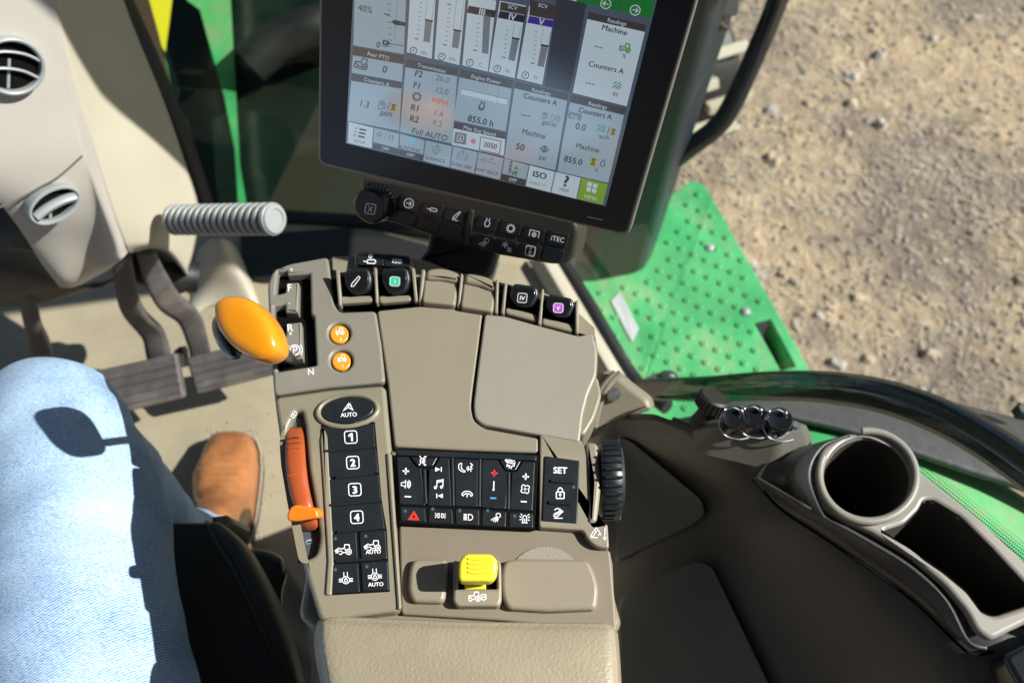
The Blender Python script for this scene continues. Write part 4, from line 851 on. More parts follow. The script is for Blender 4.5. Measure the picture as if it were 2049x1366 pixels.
g = MB(); g.prism(PC, arc(1090, 1168, 76, 76, 212, 328, 24), -.0052, -.0075, M['speckle'], b=.0006); part(g, 'speckled_disc')
g = MB(); g.prism(PC, [(1008, 1120), (1040, 1116), (1140, 1117), (1176, 1118), (1190, 1145), (1198, 1175), (1194, 1218), (1100, 1222), (1014, 1217), (1004, 1190), (1002, 1150)], .0005, -.008, M['lid_brown'], r=.003, b=.0028); part(g, 'wide_cover', label='wide brown rounded cover right of the yellow switch')
# armrest pad
g = MB(); C = []
for (y, xl, xr, h) in [(1232, 655, 1215, -.004), (1240, 638, 1228, .002), (1256, 634, 1232, .006), (1300, 636, 1236, .009), (1366, 648, 1240, .011), (1480, 665, 1245, .012), (1650, 690, 1250, .010)]:
    row = [PC.P(xl - 6, y + 8, h - .05)]
    for f, dh in [(0, -.012), (.012, -.004), (.05, .001), (.25, .003), (.5, .004), (.75, .003), (.95, .001), (.988, -.004), (1, -.012)]: row.append(PC.P(xl + (xr - xl) * f, y + 4 * (1 - abs(2 * f - 1)) - (6 if y < 1250 else 0) * 0 + 14 * f * (1 if y < 1300 else .5), h + dh))
    row.append(PC.P(xr + 4, y + 8, h - .05)); C.append(row)
C.insert(0, [p + Vector((0, .002, -.03)) for p in C[0]])
g.patch(C, 5, 4, M['leather']); part(g, 'armrest_pad', label='greenish tan grained leather armrest pad')
# post that carries the console down to the seat base
g = MB(); g.box((-.03, .12, .42), (.13, .16, .42), M['trimdark'], b=.02); part(g, 'support_post')

# ================================================================ DISPLAY
e_ = (RT * 515.8 + UPV * -129.6 + FW * -33.2).normalized(); dn_ = (RT * -503 + UPV * -2507 + FW * 1967).normalized()
BL = pd(693, 287, .779); nrm = e_.cross(-dn_).normalized(); nrm = nrm if nrm.dot(CAM - BL) > 0 else -nrm; nrm = (nrm + Vector((-.13, 0, -.16))).normalized()
PM = Plane(BL, nrm if nrm.dot(CAM - BL) > 0 else -nrm, e_)
mon = thing('touch_display', BL, 'large tilted touchscreen display with grey frame ahead of the console', 'display')
g = MB(); ob = [(636, 330), (640, -160), (1430, -160), (1396, 0), (1258, 474)]
g.prism(PM, ob, .002, -.0035, M['housing'], r=.008, b=.0016); g.prism(PM, ob, -.0037, -.026, M['bezel'], r=.008, b=.006, taper=-.012); part(g, 'housing', mon)
g = MB(); g.prism(PM, [(639, 326), (643, -154), (1426, -154), (1389, 12), (1253, 470)], .0045, .0005, M['bezel'], r=.007, b=.0015); part(g, 'bezel', mon)
g = MB(); g.stroke(PM, [(1175, 434), (1206, 440)], 2, .0049, M['steel']); part(g, 'bezel_mark', mon)
sc = MB(); h1 = .0048
sc.prism(PM, [(692, 287), (712, -120), (1345, -120), (1305, 38), (1212, 413)], h1, .001, M['uibg'])
hs = [h1 + .0001]
def Q(pts, m, dh=1): sc.poly(PM, pts, h1 + .00012 * dh, M[m])
def T(s_, x, y, c, m='uitext', bold=.0, a=13.0, sx=1.0, dh=4): sc.text(PM, s_, x, y, c, a, h1 + .00012 * dh, M[m], bold=bold, sx=sx)
def Ic(k, x, y, s, m='uitext', w=1.6, a=13.0): icon(sc, PM, k, x, y, s, a, h1 + .00012 * 4, M[m], w)
def L_(pts, m, w): sc.stroke(PM, pts, w, h1 + .00012 * 3, M[m])
# interpolation down a column edge
def panel(tl, tr2, br2, bl2, m='ui', head=None, hh=16):
    Q([tl, tr2, br2, bl2], m)
    if head is not None:
        u = Vector(bl2) - Vector(tl); v = Vector(br2) - Vector(tr2); u = u * (hh / u.length); v = v * (hh / v.length)
        Q([tl, tr2, (tr2[0] + v.x, tr2[1] + v.y), (tl[0] + u.x, tl[1] + u.y)], 'uihead', 2); cx = (tl[0] + tr2[0]) / 2 + u.x / 2; cy = (tl[1] + tr2[1]) / 2 + u.y / 2
        T(head, cx, cy, 8, 'uiwhite')
panel((712, -110), (817, -100), (808, 109), (707, 91)); panel((707, 95), (808, 113), (804, 164), (704, 146), 'ui', 'Rear PTO'); panel((704, 150), (804, 166), (799, 262), (696, 242), 'ui', 'Counters A', 12)
T('40%', 731, 18, 13); T('0', 757, 90, 12, bold=.01)
for i in range(9): L_([(777 - i * .5, 92 - i * 12 - (0)), (785 - i * .4, 94 - i * 12)], 'uimid', 1.5)
L_([(768, 28), (780, 31)], 'uitext', 2.2); Q([(783, 44), (789, 40), (812, 46), (811, 53), (789, 50)], 'uitext', 3); Q([(766, 80), (776, 82), (781, 88), (775, 92), (765, 89)], 'uitext', 3); Q([(769, 83), (774, 84), (773, 88), (769, 87)], 'ui', 4); L_([(780, 88), (806, 92)], 'uitext', 1.4)
L_([(765, 92), (776, 94)], 'uitext', 1.6); L_([(795, 0), (790, 80)], 'uigrey', .7)
Ic('tractor', 723, 128, 15, 'uitext', 2.0, 14); L_([(716, 137), (731, 140)], 'uitext', 2); T('0', 770, 139, 14, bold=.015)
T('1.3', 729, 208, 13); Ic('pump', 765, 211, 9, 'uimid', 1.5); L_([(775, 219), (781, 205)], 'uimid', 1.6); Q([(784, 208), (793, 210), (791, 223), (782, 221)], 'uiyel', 3); Ic('hour', 787, 215, 6, 'uitext', 1.3); T('gal/h', 773, 227, 10)
# SCV columns
cols = [(822, 873, 814, 864, 'uigr2', '', (848, 40, 84), '40s', 824, 102), (880, 933, 869, 919, 'uiblue', '', (905, 60, 96), '60s', 881, 114), (938, 993, 925, 976, 'uitext', 'III', (965, 24, 107), 'C', 937, 126), (1000, 1052, 978, 1030, 'uitext', 'IV', (1022, 76, 121), '0s', 992, 138), (1059, 1110, 1034, 1085, 'uipurple', 'V', (1080, 90, 133), '0s', 1048, 151)]
for i, (xa, xb, xc, xd, cm, nm, (bx, by0, by1), st, ix, iy) in enumerate(cols):
    yt = -8 + i * 10 - (6 if i < 2 else 0); yb0 = 105 + i * 13; yb1 = yb0 + 13
    Q([(xa, yt - 20), (xb, yt - 10), (xd, yb1), (xc, yb0)], 'ui2')
    if i > 1: Q([(xa, yt + 0), (xb, yt + 10), (xb - 4, yt + 24), (xa - 4, yt + 14)], cm, 2); T(nm, (xa + xb) / 2 - 1, yt + 12, 13, 'uiwhite', .02)
    if i == 3: Q([(xa + 2, yt - 18), (xb + 2, yt - 7), (xb, yt + 9), (xa, yt - 1)], 'uihead', 2); T('SCV', (xa + xb) / 2, yt - 7, 8, 'uiwhite')
    if i == 4: Q([(xa + 2, yt - 32), (xb + 5, yt - 20), (xb, yt + 9), (xa, yt - 1)], 'uihead', 2); T('SCV', (xa + xb) / 2 + 2, yt - 20, 8, 'uiwhite')
    sx_ = 3.6 if i < 3 else 5.5
    Q([(bx + 4 - 1, by0), (bx + 17, by0 + 3), (bx + 13 - (1 if i < 3 else 5), by1 + 2), (bx - (1 if i < 3 else 5), by1 - 1)], 'uigrey', 2); L_([(bx + 2, by0), (bx + 18, by0 + 3)], 'uitext', 3.2)
    top_ = yt + 28 if i > 1 else -20
    nt_ = 9
    for j in range(nt_ + 1):
        y = by1 - 6 - j * 9.0
        if y < top_ + 4: break
        x = bx - 14 + (by1 - y) * .1; L_([(x - (5 if j in (0, nt_) else 2), y - .6), (x + 3, y + 1)], 'uitext' if j in (0, nt_) else 'uimid', 1.8 if j in (0, nt_) else 1.2)
    L_([(bx - 3 + (by1 - by0) * .12, by0), (bx + 5 + (by0 - top_) * .08, top_)], 'uigrey', .7); L_([(bx + 16, by0), (bx + 19 + (by0 - top_) * .08, top_ + 3)], 'uigrey', .7)
    Ic('clock', ix + 3, iy, 8, 'uitext', 1.5); T(st, ix + 24, iy + 4, 7.5, 'uimid')
# transmission
panel((813, 120), (916, 138), (905, 288), (800, 264), 'ui', 'Transmission', 15)
for s_, x, y in [('F2', 838, 148), ('F1', 835, 171), ('R1', 831, 216), ('R2', 829, 238)]: T(s_, x, y, 12.5, 'uitext', .022)
Ic('gear', 834, 194, 11, 'uitext', 1.9)
for s_, x, y in [('26.0', 886, 158), ('12.0', 884, 182), ('MPH', 880, 204), ('1.4', 877, 227), ('9.2', 875, 247)]: T(s_, x, y, 12, 'uired' if s_ == 'MPH' else 'uimid', .012)
T('Full AUTO', 860, 269, 12, 'uitext'); L_([(808, 258), (814, 259)], 'uiblu2', 4)
# engine power
panel((921, 140), (1026, 163), (1012, 263), (908, 241), 'ui', 'Engine Power', 15); Q([(922, 178), (1017, 200), (1014, 212), (920, 190)], 'ui2', 2)
L_([(923, 178), (1017, 199), (1014, 211), (920, 189), (923, 178)], 'uigrey', .8); L_([(998, 182), (994, 208)], 'uigrey', .8)
Ic('bulb', 964, 214, 11, 'uitext', 2.2, 14); T('kW', 963, 217, 6, 'uitext', .02); T('855.0 h', 962, 242, 13, 'uitext', .022)
panel((909, 245), (1012, 267), (1008, 312), (904, 290), 'ui2', 'Max Eng Speed', 12); Q([(911, 264), (934, 268), (932, 290), (908, 286)], 'uigrey', 3); Ic('seatup', 921, 277, 7, 'uiwhite', 1.2); Ic('clock', 947, 283, 4, 'uired', 2.5)
L_([(962, 274), (1003, 283), (999, 309), (959, 300), (962, 274)], 'uitext', 1.3); T('2050', 981, 291, 10, 'uitext', .015)
# readings panels
panel((1031, 165), (1137, 190), (1111, 341), (1009, 316), 'ui', 'Readings', 12); T('Counters A', 1081, 199, 10.5, 'uitext', .016); T('---', 1052, 229, 14, 'uitext'); Ic('pump', 1091, 232, 7, 'uimid', 1.4); L_([(1100, 240), (1106, 228)], 'uimid', 1.5); Ic('hatch', 1114, 238, 8, 'uigr2', 1.7); T('gal/ac', 1100, 247, 10)
T('Machine', 1068, 268, 10.5, 'uitext', .012); T('50', 1041, 294, 13, 'uitext', .02); Ic('oil', 1089, 299, 10, 'uitext', 1.8); T('psi', 1086, 315, 10)
panel((1143, 191), (1252, 217), (1217, 366), (1115, 343), 'ui', 'Readings', 14); T('Counters A', 1191, 227, 10.5, 'uitext', .016); Q([(1138, 223), (1164, 229), (1162, 242), (1136, 236)], 'uigrey', 2); T('Avg.', 1150, 233, 7, 'ui2'); T('0.0', 1162, 254, 13, 'uitext', .012); Ic('hatch', 1203, 257, 9, 'uigr2', 2.2); L_([(1215, 268), (1221, 254)], 'uitext', 1.6); Q([(1223, 257), (1233, 259), (1230, 272), (1220, 270)], 'uiyel', 3); Ic('hour', 1227, 264, 6, 'uitext', 1.4); T('ac/h', 1209, 274, 9.5)
T('Machine', 1176, 296, 10.5, 'uitext', .012); T('855.0', 1147, 321, 12.5, 'uitext', .016); Q([(1183, 315), (1194, 318), (1191, 333), (1180, 331)], 'uiyel', 3); Ic('hour', 1187, 324, 6.5, 'uitext', 1.4); Ic('bulb', 1206, 328, 9, 'uitext', 1.5); T('h', 1194, 340, 9)
panel((1178, 24), (1294, 50), (1254, 213), (1146, 186), 'ui2', 'Readings', 15); T('Machine', 1230, 60, 11.5, 'uitext', .018); T('---', 1198, 92, 14, 'uitext'); Ic('tractor', 1251, 96, 12, 'uigr2', 2.6, 14); Ic('clock', 1253, 99, 5, 'uiyel', 1.5); T('%', 1249, 112, 9); T('Counters A', 1213, 135, 11, 'uitext', .014); T('---', 1181, 165, 14, 'uitext'); Ic('hatch', 1235, 171, 9, 'uigr2', 2.2); T('ac', 1232, 187, 10)
Q([(1112, -40), (1180, -25), (1140, 184), (1090, 172), (1112, 20)], 'uidark', 1)
# green bar
Q([(1118, -60), (1320, -60), (1304, 38), (1128, -2)], 'uigreen', 2); Ic('arrowcirc', 1212, 8, 11, 'uiwhite', 1.8, 193); Ic('arrowcirc', 1271, 21, 11, 'uiwhite', 1.8, 13); L_([(1245, -20), (1240, 24)], 'uihead', 1); Q([(1122, -4), (1153, 3), (1155, -10), (1124, -20)], 'uiwhite', 3)
# bottom row
bx_ = [(696, 244, 694, 286), (747, 256, 744, 297), (799, 268, 796, 310), (850, 281, 845, 322), (905, 293, 899, 335), (956, 305, 949, 347), (1008, 317, 1000, 360), (1058, 331, 1050, 372), (1110, 344, 1101, 385), (1162, 356, 1153, 398), (1216, 369, 1206, 410)]
for i in range(10):
    a_, b2_ = bx_[i], bx_[i + 1]; g2 = 2; mm = 'uimenu' if i == 9 else 'ui2' if i in (0, 7, 8) else 'ui'
    off = i in (1, 2, 6)
    if off:
        fa_ = .70; Q([(a_[0] + g2, a_[1]), (b2_[0], b2_[1]), (b2_[0] + (b2_[2] - b2_[0]) * fa_, b2_[1] + (b2_[3] - b2_[1]) * fa_), (a_[0] + g2 + (a_[2] - a_[0]) * fa_, a_[1] + (a_[3] - a_[1]) * fa_)], mm)
        Q([(a_[0] + g2 + (a_[2] - a_[0]) * fa_, a_[1] + (a_[3] - a_[1]) * fa_), (b2_[0] + (b2_[2] - b2_[0]) * fa_, b2_[1] + (b2_[3] - b2_[1]) * fa_), (b2_[2], b2_[3]), (a_[2] + g2, a_[3])], 'uihead'); T('OFF', (a_[2] + b2_[2]) / 2 + 1, (a_[3] + b2_[3]) / 2 - 6, 6.5, 'uiwhite', .012)
    else: Q([(a_[0] + g2, a_[1]), (b2_[0], b2_[1]), (b2_[2], b2_[3]), (a_[2] + g2, a_[3])], mm)
Ic('list', 720, 266, 12, 'uitext', 3.2); Ic('checks', 720, 266, 12, 'uigr2', 1.4); T('SETUP', 719, 284, 6, 'uimid'); Ic('gear', 759, 269, 6, 'uimid', 1.0); L_([(768, 280), (774, 266)], 'uimid', 1); L_([(780, 270), (779, 281)], 'uimid', 2); L_([(786, 271), (785, 282)], 'uimid', 2)
Q([(823, 274), (832, 276), (831, 286), (821, 284)], 'uiblu2', 3); Ic('clock', 821, 284, 10, 'uiblu2', 1.2); T('AUTOTRAC', 820, 298, 7, 'uitext', sx=.9); Ic('target', 873, 300, 12, 'uimid', 1.4); T('GUIDANCE', 870, 319, 6.5, 'uitext', sx=.9); Ic('track', 925, 313, 12, 'uimid', 1.2); T('QUICK LINE', 922, 331, 6.5, 'uitext', sx=.9)
Ic('swap', 975, 323, 17, 'uimid', 1.2); T('SWAP TRACK', 973, 343, 6.5, 'uitext', sx=.9); T('iTEC', 1026, 347, 7.5, 'uitext', .01)
for j in range(3): Ic('clock', 1023 - j * 1.2, 325 + j * 7, 2.6, 'uitext', 1.2)
Q([(1033, 332), (1038, 340), (1028, 338)], 'uigr2', 3); Q([(1032, 350), (1037, 343), (1027, 341)], 'uigr2', 3)
T('ISO', 1080, 350, 12, 'uitext', .03, sx=1.15); T('ISOBUS VT', 1076, 368, 6, 'uimid', sx=.9); T('?', 1133, 362, 22, 'uihead', .045); T('HELP', 1129, 380, 6.5, 'uitext')
for dx, dy in [(-6, -8), (5, -5), (-8, 2), (3, 5)]: Q([(1186 + dx - 4, 376 + dy - 4), (1186 + dx + 5, 376 + dy - 2), (1186 + dx + 3, 376 + dy + 6), (1186 + dx - 5, 376 + dy + 4)], 'uiwhite', 3)
T('MENU', 1182, 395, 7, 'uiwhite')
o = part(sc, 'screen', mon, label='lit touchscreen page of gauges and counters', smooth=False)

# ---- key strip below the display
nk_ = (PM.n * .8 + Vector((0, 0, .35))).normalized(); PK = Plane(pd(930, 445, .825), nk_, e_)
kpd = thing('display_keypad', pd(930, 445, .80), 'dark curved button strip with rotary knob below the display', 'keypad')
g = MB(); ks = [(722, 362), (728, 352), (800, 365), (1000, 405), (1150, 440), (1158, 462), (1150, 510), (1138, 527), (1110, 531), (1000, 512), (880, 478), (790, 448), (722, 432), (716, 415)]
g.prism(PK, ks, 0, -.022, M['keybezel'], r=.004, b=.0035, taper=.003); part(g, 'strip_housing', kpd)
g = MB(); g.prism(PK, [(938, 420), (948, 422), (938, 490), (930, 488)], .003, -.001, M['keybezel'], r=.001, b=.001); part(g, 'centre_rib', kpd)
g = MB(); g.lathe(PK.P(754, 404, .0), PK.n, [(.0168, 0), (.0165, .006), (.0155, .013), (.0135, .0150), (.0125, .0152)], M['black'], n=40)
for i in range(28):
    a = i * 2 * math.pi / 28; u = PK.x; w = PK.y; rd = u * math.cos(a) + w * math.sin(a); g.tube([PK.P(754, 404, .001) + rd * .0168, PK.P(754, 404, .0125) + rd * .0158], .0008, M['black'], n=6)
icon(g, PK, 'x', 741, 418, 11, 10, .0155, None, 1.6); part(g, 'rotary_knob', kpd, label='ribbed black rotary knob marked X')
KK = [(818, 407, 'arrowcirc'), (865, 419, 'cyl'), (911, 431, 'hoe'), (813, 436, None), (860, 449, None), (906, 461, None), (975, 447, 'bulb'), (1022, 457, 'gear'), (1069, 468, 'pto'), (1116, 478, 'iTEC'), (968, 484, 'work'), (1014, 493, 'snow'), (1061, 502, 'seatup'), (1107, 510, None)]
KL = ['key with an arrow in a circle', 'key with a cylinder symbol', 'key with a blade symbol', 'blank key under the arrow key', 'blank key under the cylinder key', 'blank key under the blade key', 'key with a lamp shaped engine symbol', 'key with a gear', 'key with a hitch symbol', 'key lettered iTEC', 'key with a work lamp', 'key with a snowflake and heat waves', 'key with an upward arrow in a frame', 'blank key in the lower right corner']
for (x, y, k), lab in zip(KK, KL):
    w_, h_ = 20, 12.5; ca, sa = math.cos(R(13)), math.sin(R(13))
    q = [(x + a * w_ * ca - b * h_ * sa, y + a * w_ * sa + b * h_ * ca) for a, b in [(-1, -1), (1, -1), (1, 1), (-1, 1)]]
    def d(g, k=k, x=x, y=y):
        if k == 'iTEC': g.text(PK, 'iTEC', x, y, 10, 12, .0017, M['white'], bold=.01)
        elif k: icon(g, PK, k, x, y, 10.5, 12, .0017, None, 1.6)
    key('menu_key', q, d, lab, h=.0015, parent=kpd, pl=PK, r=.001, h0=-.001, b=.0006)
# bracket arm
g = MB(); g.prism(Plane(pd(920, 520, .87), (0, -.5, .86)), [(860, 455), (1010, 470), (985, 550), (960, 565), (835, 520), (855, 500)], 0, -.04, M['rubber'], r=.006, b=.005)
tag(g.build('display_bracket'), 'black bracket arm joining the display to the console front', 'bracket')

# ================================================================ FENDER TRIM (inside right)
ft = thing('fender_trim', pz(1400, 1050, .2), 'dark brown moulded inner fender trim right of the console', 'fender trim')
SR = [[(1165, 845, .20), (1200, 838, .36), (1235, 838, .46), (1290, 838, .53), (1345, 842, .545)],
      [(1180, 930, .18), (1240, 905, .34), (1310, 885, .46), (1400, 880, .54), (1475, 868, .556)],
      [(1190, 1060, .17), (1290, 1010, .34), (1400, 970, .46), (1510, 940, .555), (1620, 900, .565)],
      [(1200, 1200, .15), (1320, 1130, .33), (1450, 1070, .45), (1590, 1015, .565), (1740, 960, .572)],
      [(1220, 1366, .12), (1380, 1290, .31), (1530, 1190, .44), (1700, 1095, .568), (1860, 1040, .575)],
      [(1250, 1560, .10), (1450, 1450, .30), (1640, 1340, .43), (1830, 1210, .565), (2000, 1140, .575)],
      [(1350, 1800, .10), (1600, 1700, .30), (1800, 1560, .42), (1990, 1390, .56), (2160, 1290, .575)],
      [(1500, 2100, .10), (1800, 2000, .30), (2000, 1900, .42), (2200, 1640, .55), (2350, 1500, .57)]]
g = MB(); g.patch([[pz(*p) for p in r] for r in SR], 8, 8, M['trim'])
def projx(p):
    d = p - CAM; k = d.dot(FW); return (1024.5 + d.dot(RT) / k * FPX, 683 - d.dot(UPV) / k * FPX)
holes_ = [ell(1738, 955, 104, 98, 12, 30), [(1740, 1050), (1812, 1030), (1840, 985), (1870, 985), (1931, 1022), (2000, 1086), (2130, 1200), (2060, 1250), (1966, 1240), (1920, 1195), (1870, 1155), (1830, 1120)]]
kf = [(f, m_) for f, m_ in zip(g.f, g.m) if not any(inpoly(*projx(sum((g.v[i] for i in f), Vector()) / len(f)), H_) for H_ in holes_)]
g.f = [k[0] for k in kf]; g.m = [k[1] for k in kf]
part(g, 'trim_shell', ft, solid=.006, sharp=60)
rows = [[pz(*p) for p in r] for r in SR]
def surf(u, v):      # point on the trim surface, u along, v across
    def c1(P, t):
        t = max(0, min(len(P) - 1.0001, t)); i = int(t); f = t - i; a, b, c, d = P[max(0, i - 1)], P[i], P[min(len(P) - 1, i + 1)], P[min(len(P) - 1, i + 2)]
        return 0.5 * ((2 * b) + (c - a) * f + (2 * a - 5 * b + 4 * c - d) * f * f + (3 * b - a - 3 * c + d) * f ** 3)
    return c1([c1(r, v) for r in rows], u)
def proj(p):
    d = p - CAM; k = d.dot(FW); return (1024.5 + d.dot(RT) / k * FPX, 683 - d.dot(UPV) / k * FPX)
def onsurf(px, py):  # nearest (u,v) for a photograph pixel
    best = None
    u, v, st = 3.5, 1.5, 1.0
    pts = [(a / 4, b / 4) for a in range(29) for b in range(17)]
    for it in range(5):
        best = min(pts, key=lambda q: (Vector(proj(surf(*q))) - Vector((px, py))).length); st = .25 / (3 ** it)
        pts = [(best[0] + a * st / 3, best[1] + b * st / 3) for a in range(-3, 4) for b in range(-3, 4)]
    return surf(*best)
def raised(name, px_poly, off, m, nsub=6, rr=12):
    # a moulded panel that follows the trim surface: dense grid inside the outline
    g = MB(); P = [Vector(p) for p in rnd(px_poly, rr)]; c = sum(P, Vector((0, 0))) / len(P); rings = []
    for k, (f, h) in enumerate([(1.0, .000), (.985, off), (.97, off), (.75, off), (.5, off), (.25, off)]):
        ring = []
        for p in P:
            q = c + (p - c) * f; s = onsurf(q.x, q.y); ring.append(s + (CAM - s).normalized() * (h + .001))
        rings.append(ring)
    V = [v for r in rings for v in r]; n = len(P); F = [(k * n + i, k * n + (i + 1) % n, (k + 1) * n + (i + 1) % n, (k + 1) * n + i) for k in range(len(rings) - 1) for i in range(n)]
    s = onsurf(c.x, c.y); V.append(s + (CAM - s).normalized() * (off + .001)); F += [((len(rings) - 1) * n + i, (len(rings) - 1) * n + (i + 1) % n, len(V) - 1) for i in range(n)]
    g.add(V, F, m); return part(g, name, ft, sharp=60)
raised('front_panel', [(1236, 872), (1262, 882), (1405, 1000), (1412, 1030), (1385, 1050), (1232, 1125)], .010, M['trimdark'])
raised('rear_panel', [(1238, 1196), (1330, 1145), (1395, 1120), (1425, 1130), (1545, 1380), (1590, 1500), (1300, 1500), (1240, 1420)], .010, M['trimdark'], rr=22)

# cup holder tray
tr = thing('cup_holder_tray', pz(1760, 1050, .58), 'grey tan tray with round cup holder and long pocket beside the side window', 'cup holder')
PT = hplane(.600)
def under(p, d): return Vector((p.x, p.y, p.z - d))
g = MB()
cupo = ell(1740, 956, 101, 84, 14, 40)
outer = [(1630, 934), (1645, 895), (1690, 866), (1740, 866), (1790, 888), (1838, 940), (1880, 972), (1945, 1022), (2049, 1120), (2130, 1205), (2220, 1300), (2060, 1242), (1984, 1280), (1955, 1262), (1935, 1222), (1890, 1168), (1818, 1106), (1745, 1064), (1690, 1040), (1645, 1015), (1630, 975)]
pocket = [(1768, 1062), (1812, 1048), (1840, 1020), (1850, 1000), (1868, 1000), (1921, 1032), (1985, 1096), (2049, 1165), (2085, 1200), (1990, 1232), (1966, 1224), (1936, 1183), (1890, 1145), (1843, 1113)]
cup = ell(1738, 955, 86, 80, 12, 44)
g.prism(PT, outer, 0, -.007, M['tray'], r=.006, b=.004, holes=[cup, pocket], hr=.004, nb=4); part(g, 'tray_top', tr, sharp=50)
# raised rim of the cup with a gap towards the front
g = MB(); rim = ell(1736, 952, 97, 90, 12, 60); a0 = 42; pts = [PT.P(*rim[(i + a0) % 60], .003) for i in range(0, 51)]
pts2 = cr(pts, 2); g.tube(pts2, .0036, M['tray'], n=14)
part(g, 'cup_rim', tr)
def wall(name, poly_px, depth, m, floor=True, up=0, tp=.85):
    g = MB(); P = [pz(x, y, PT.o.z + up) for x, y in poly_px]; c = sum(P, Vector()) / len(P); B = [Vector((c.x + (p.x - c.x) * tp, c.y + (p.y - c.y) * tp, p.z - depth)) for p in P]; n = len(P)
    g.add(P + B, [(i, (i + 1) % n, n + (i + 1) % n, n + i) for i in range(n)] + ([tuple(range(n, 2 * n))] if floor else []), m); return part(g, name, tr, sharp=50)
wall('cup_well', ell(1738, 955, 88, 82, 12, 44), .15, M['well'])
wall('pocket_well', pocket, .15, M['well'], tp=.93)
# outer wall of the cup (left) and skirt, dark trim colour paints in their shade
g = MB(); C = []
lw = [(1700, 868), (1655, 885), (1628, 920), (1622, 960), (1638, 1010), (1650, 1035)]; lb = [(1560, 905), (1530, 925), (1512, 945), (1512, 960), (1560, 990), (1600, 1030)]
C = [[PT.P(*p, .002) for p in lw], [PT.P((p[0] * 2 + q[0]) / 3, (p[1] * 2 + q[1]) / 3, -.004) for p, q in zip(lw, lb)], [PT.P((p[0] + q[0]) / 2, (p[1] + q[1]) / 2, -.018) for p, q in zip(lw, lb)], [pz(*q, .572) for q in lb]]
g.patch(C, 4, 5, M['trim']); part(g, 'cup_fairing', tr, solid=.003)
g = MB(); A = [(1600, 1010), (1660, 1042), (1740, 1085), (1830, 1140), (1895, 1205), (1935, 1285), (1975, 1300)]; B = [(1506, 952), (1560, 1010), (1640, 1062), (1740, 1130), (1830, 1195), (1900, 1262), (1945, 1298)]
g.patch([[PT.P(*p, -.003) for p in A], [PT.P((p[0] + q[0]) / 2, (p[1] + q[1]) / 2, -.014) for p, q in zip(A, B)], [pz(*q, .574) for q in B]], 4, 6, M['trim']); part(g, 'tray_skirt', tr, solid=.003)
g = MB(); g.tube(cr([pz(x, y + 2, .577) for x, y in [(1506, 955), (1560, 1014), (1640, 1068), (1740, 1136), (1830, 1202), (1900, 1270), (1945, 1306), (1990, 1300)]], 5), .0014, M['hole'], n=8); part(g, 'tray_joint', tr)
# small box at lower right corner
g = MB(); g.prism(hplane(.60), [(2005, 1310), (2110, 1255), (2200, 1420), (2080, 1440)], 0, -.05, M['blackgloss'], r=.006, b=.005); part(g, 'corner_switch', tr)

# outlet panel with three chained caps and knob
op = thing('outlet_panel', pz(1540, 870, .57), 'grey outlet panel with three black chained caps beside the cup holder', 'outlet panel')
PO = hplane(.598)
g = MB(); top = [(1425, 850), (1560, 835), (1612, 852), (1548, 880), (1540, 882)]; g.prism(PO, [(1428, 852), (1470, 840), (1610, 845), (1560, 882)], 0, -.03, M['outlet'], r=.003, b=.003, taper=.016); part(g, 'outlet_base', op)
g = MB(); g.prism(PO, [(1435, 851), (1480, 842), (1598, 847), (1552, 875)], .002, -.001, M['trimdark'], r=.002, b=.001); part(g, 'outlet_plate', op)
ctr = [(1465, 842), (1503, 840), (1552, 846)]
for x, y in ctr:
    c = PO.P(x, y + 6, .002); g = MB(); g.lathe(c, (0, 0, 1), [(.0115, 0), (.0115, .008), (.0125, .009), (.0125, .014), (.0110, .016), (.0100, .0155), (.004, .0150)], M['blackgloss'], n=28); cap = part(g, 'socket_cap', op)
    g = MB(); tp = c + Vector((.005, .004, .0185)); g.sph(tp, .0026, M['steel'])
    arcp = cr([tp, c + Vector((-.003, .006, .022)), c + Vector((-.012, .002, .018)), c + Vector((-.0145, -.006, .010)), c + Vector((-.008, -.013, .003)), c + Vector((.004, -.016, .0015)), c + Vector((.014, -.014, .001))], 5)
    g.tube(arcp, .0007, M['steel'], n=8)
    part(g, 'bead_chain', cap)
g = MB(); g.lathe(PO.P(1546, 868, .003), (0, 0, 1), [(.004, 0), (.0045, .002), (.003, .004)], M['steel'], n=14); g.lathe(PO.P(1590, 852, .003), (0, 0, 1), [(.004, 0), (.0045, .002), (.003, .004)], M['steel'], n=14); part(g, 'screw', op)
kb2 = thing('clamp_knob', pz(1410, 830, .56), 'ribbed black clamp knob in front of the outlet panel', 'knob')
g = MB(); kc = pz(1420, 818, .575); kax = Vector((.30, .50, .80)).normalized()
g.lathe(kc - kax * .022, kax, [(.012, 0), (.013, .006), (.011, .012), (.0095, .020)], M['rubber'], n=24); part(g, 'knob_stem', kb2)
g = MB(); g.lathe(kc, kax, [(.013, 0), (.0155, .002), (.0155, .013), (.0135, .015), (.010, .0145)], M['rubber'], n=36)
u = kax.orthogonal().normalized(); w = kax.cross(u)
for i in range(24):
    a = i * 2 * math.pi / 24; rd = u * math.cos(a) + w * math.sin(a); g.tube([kc + kax * .002 + rd * .0155, kc + kax * .013 + rd * .0155], .0011, M['rubber'], n=6)
part(g, 'knob_grip', kb2)
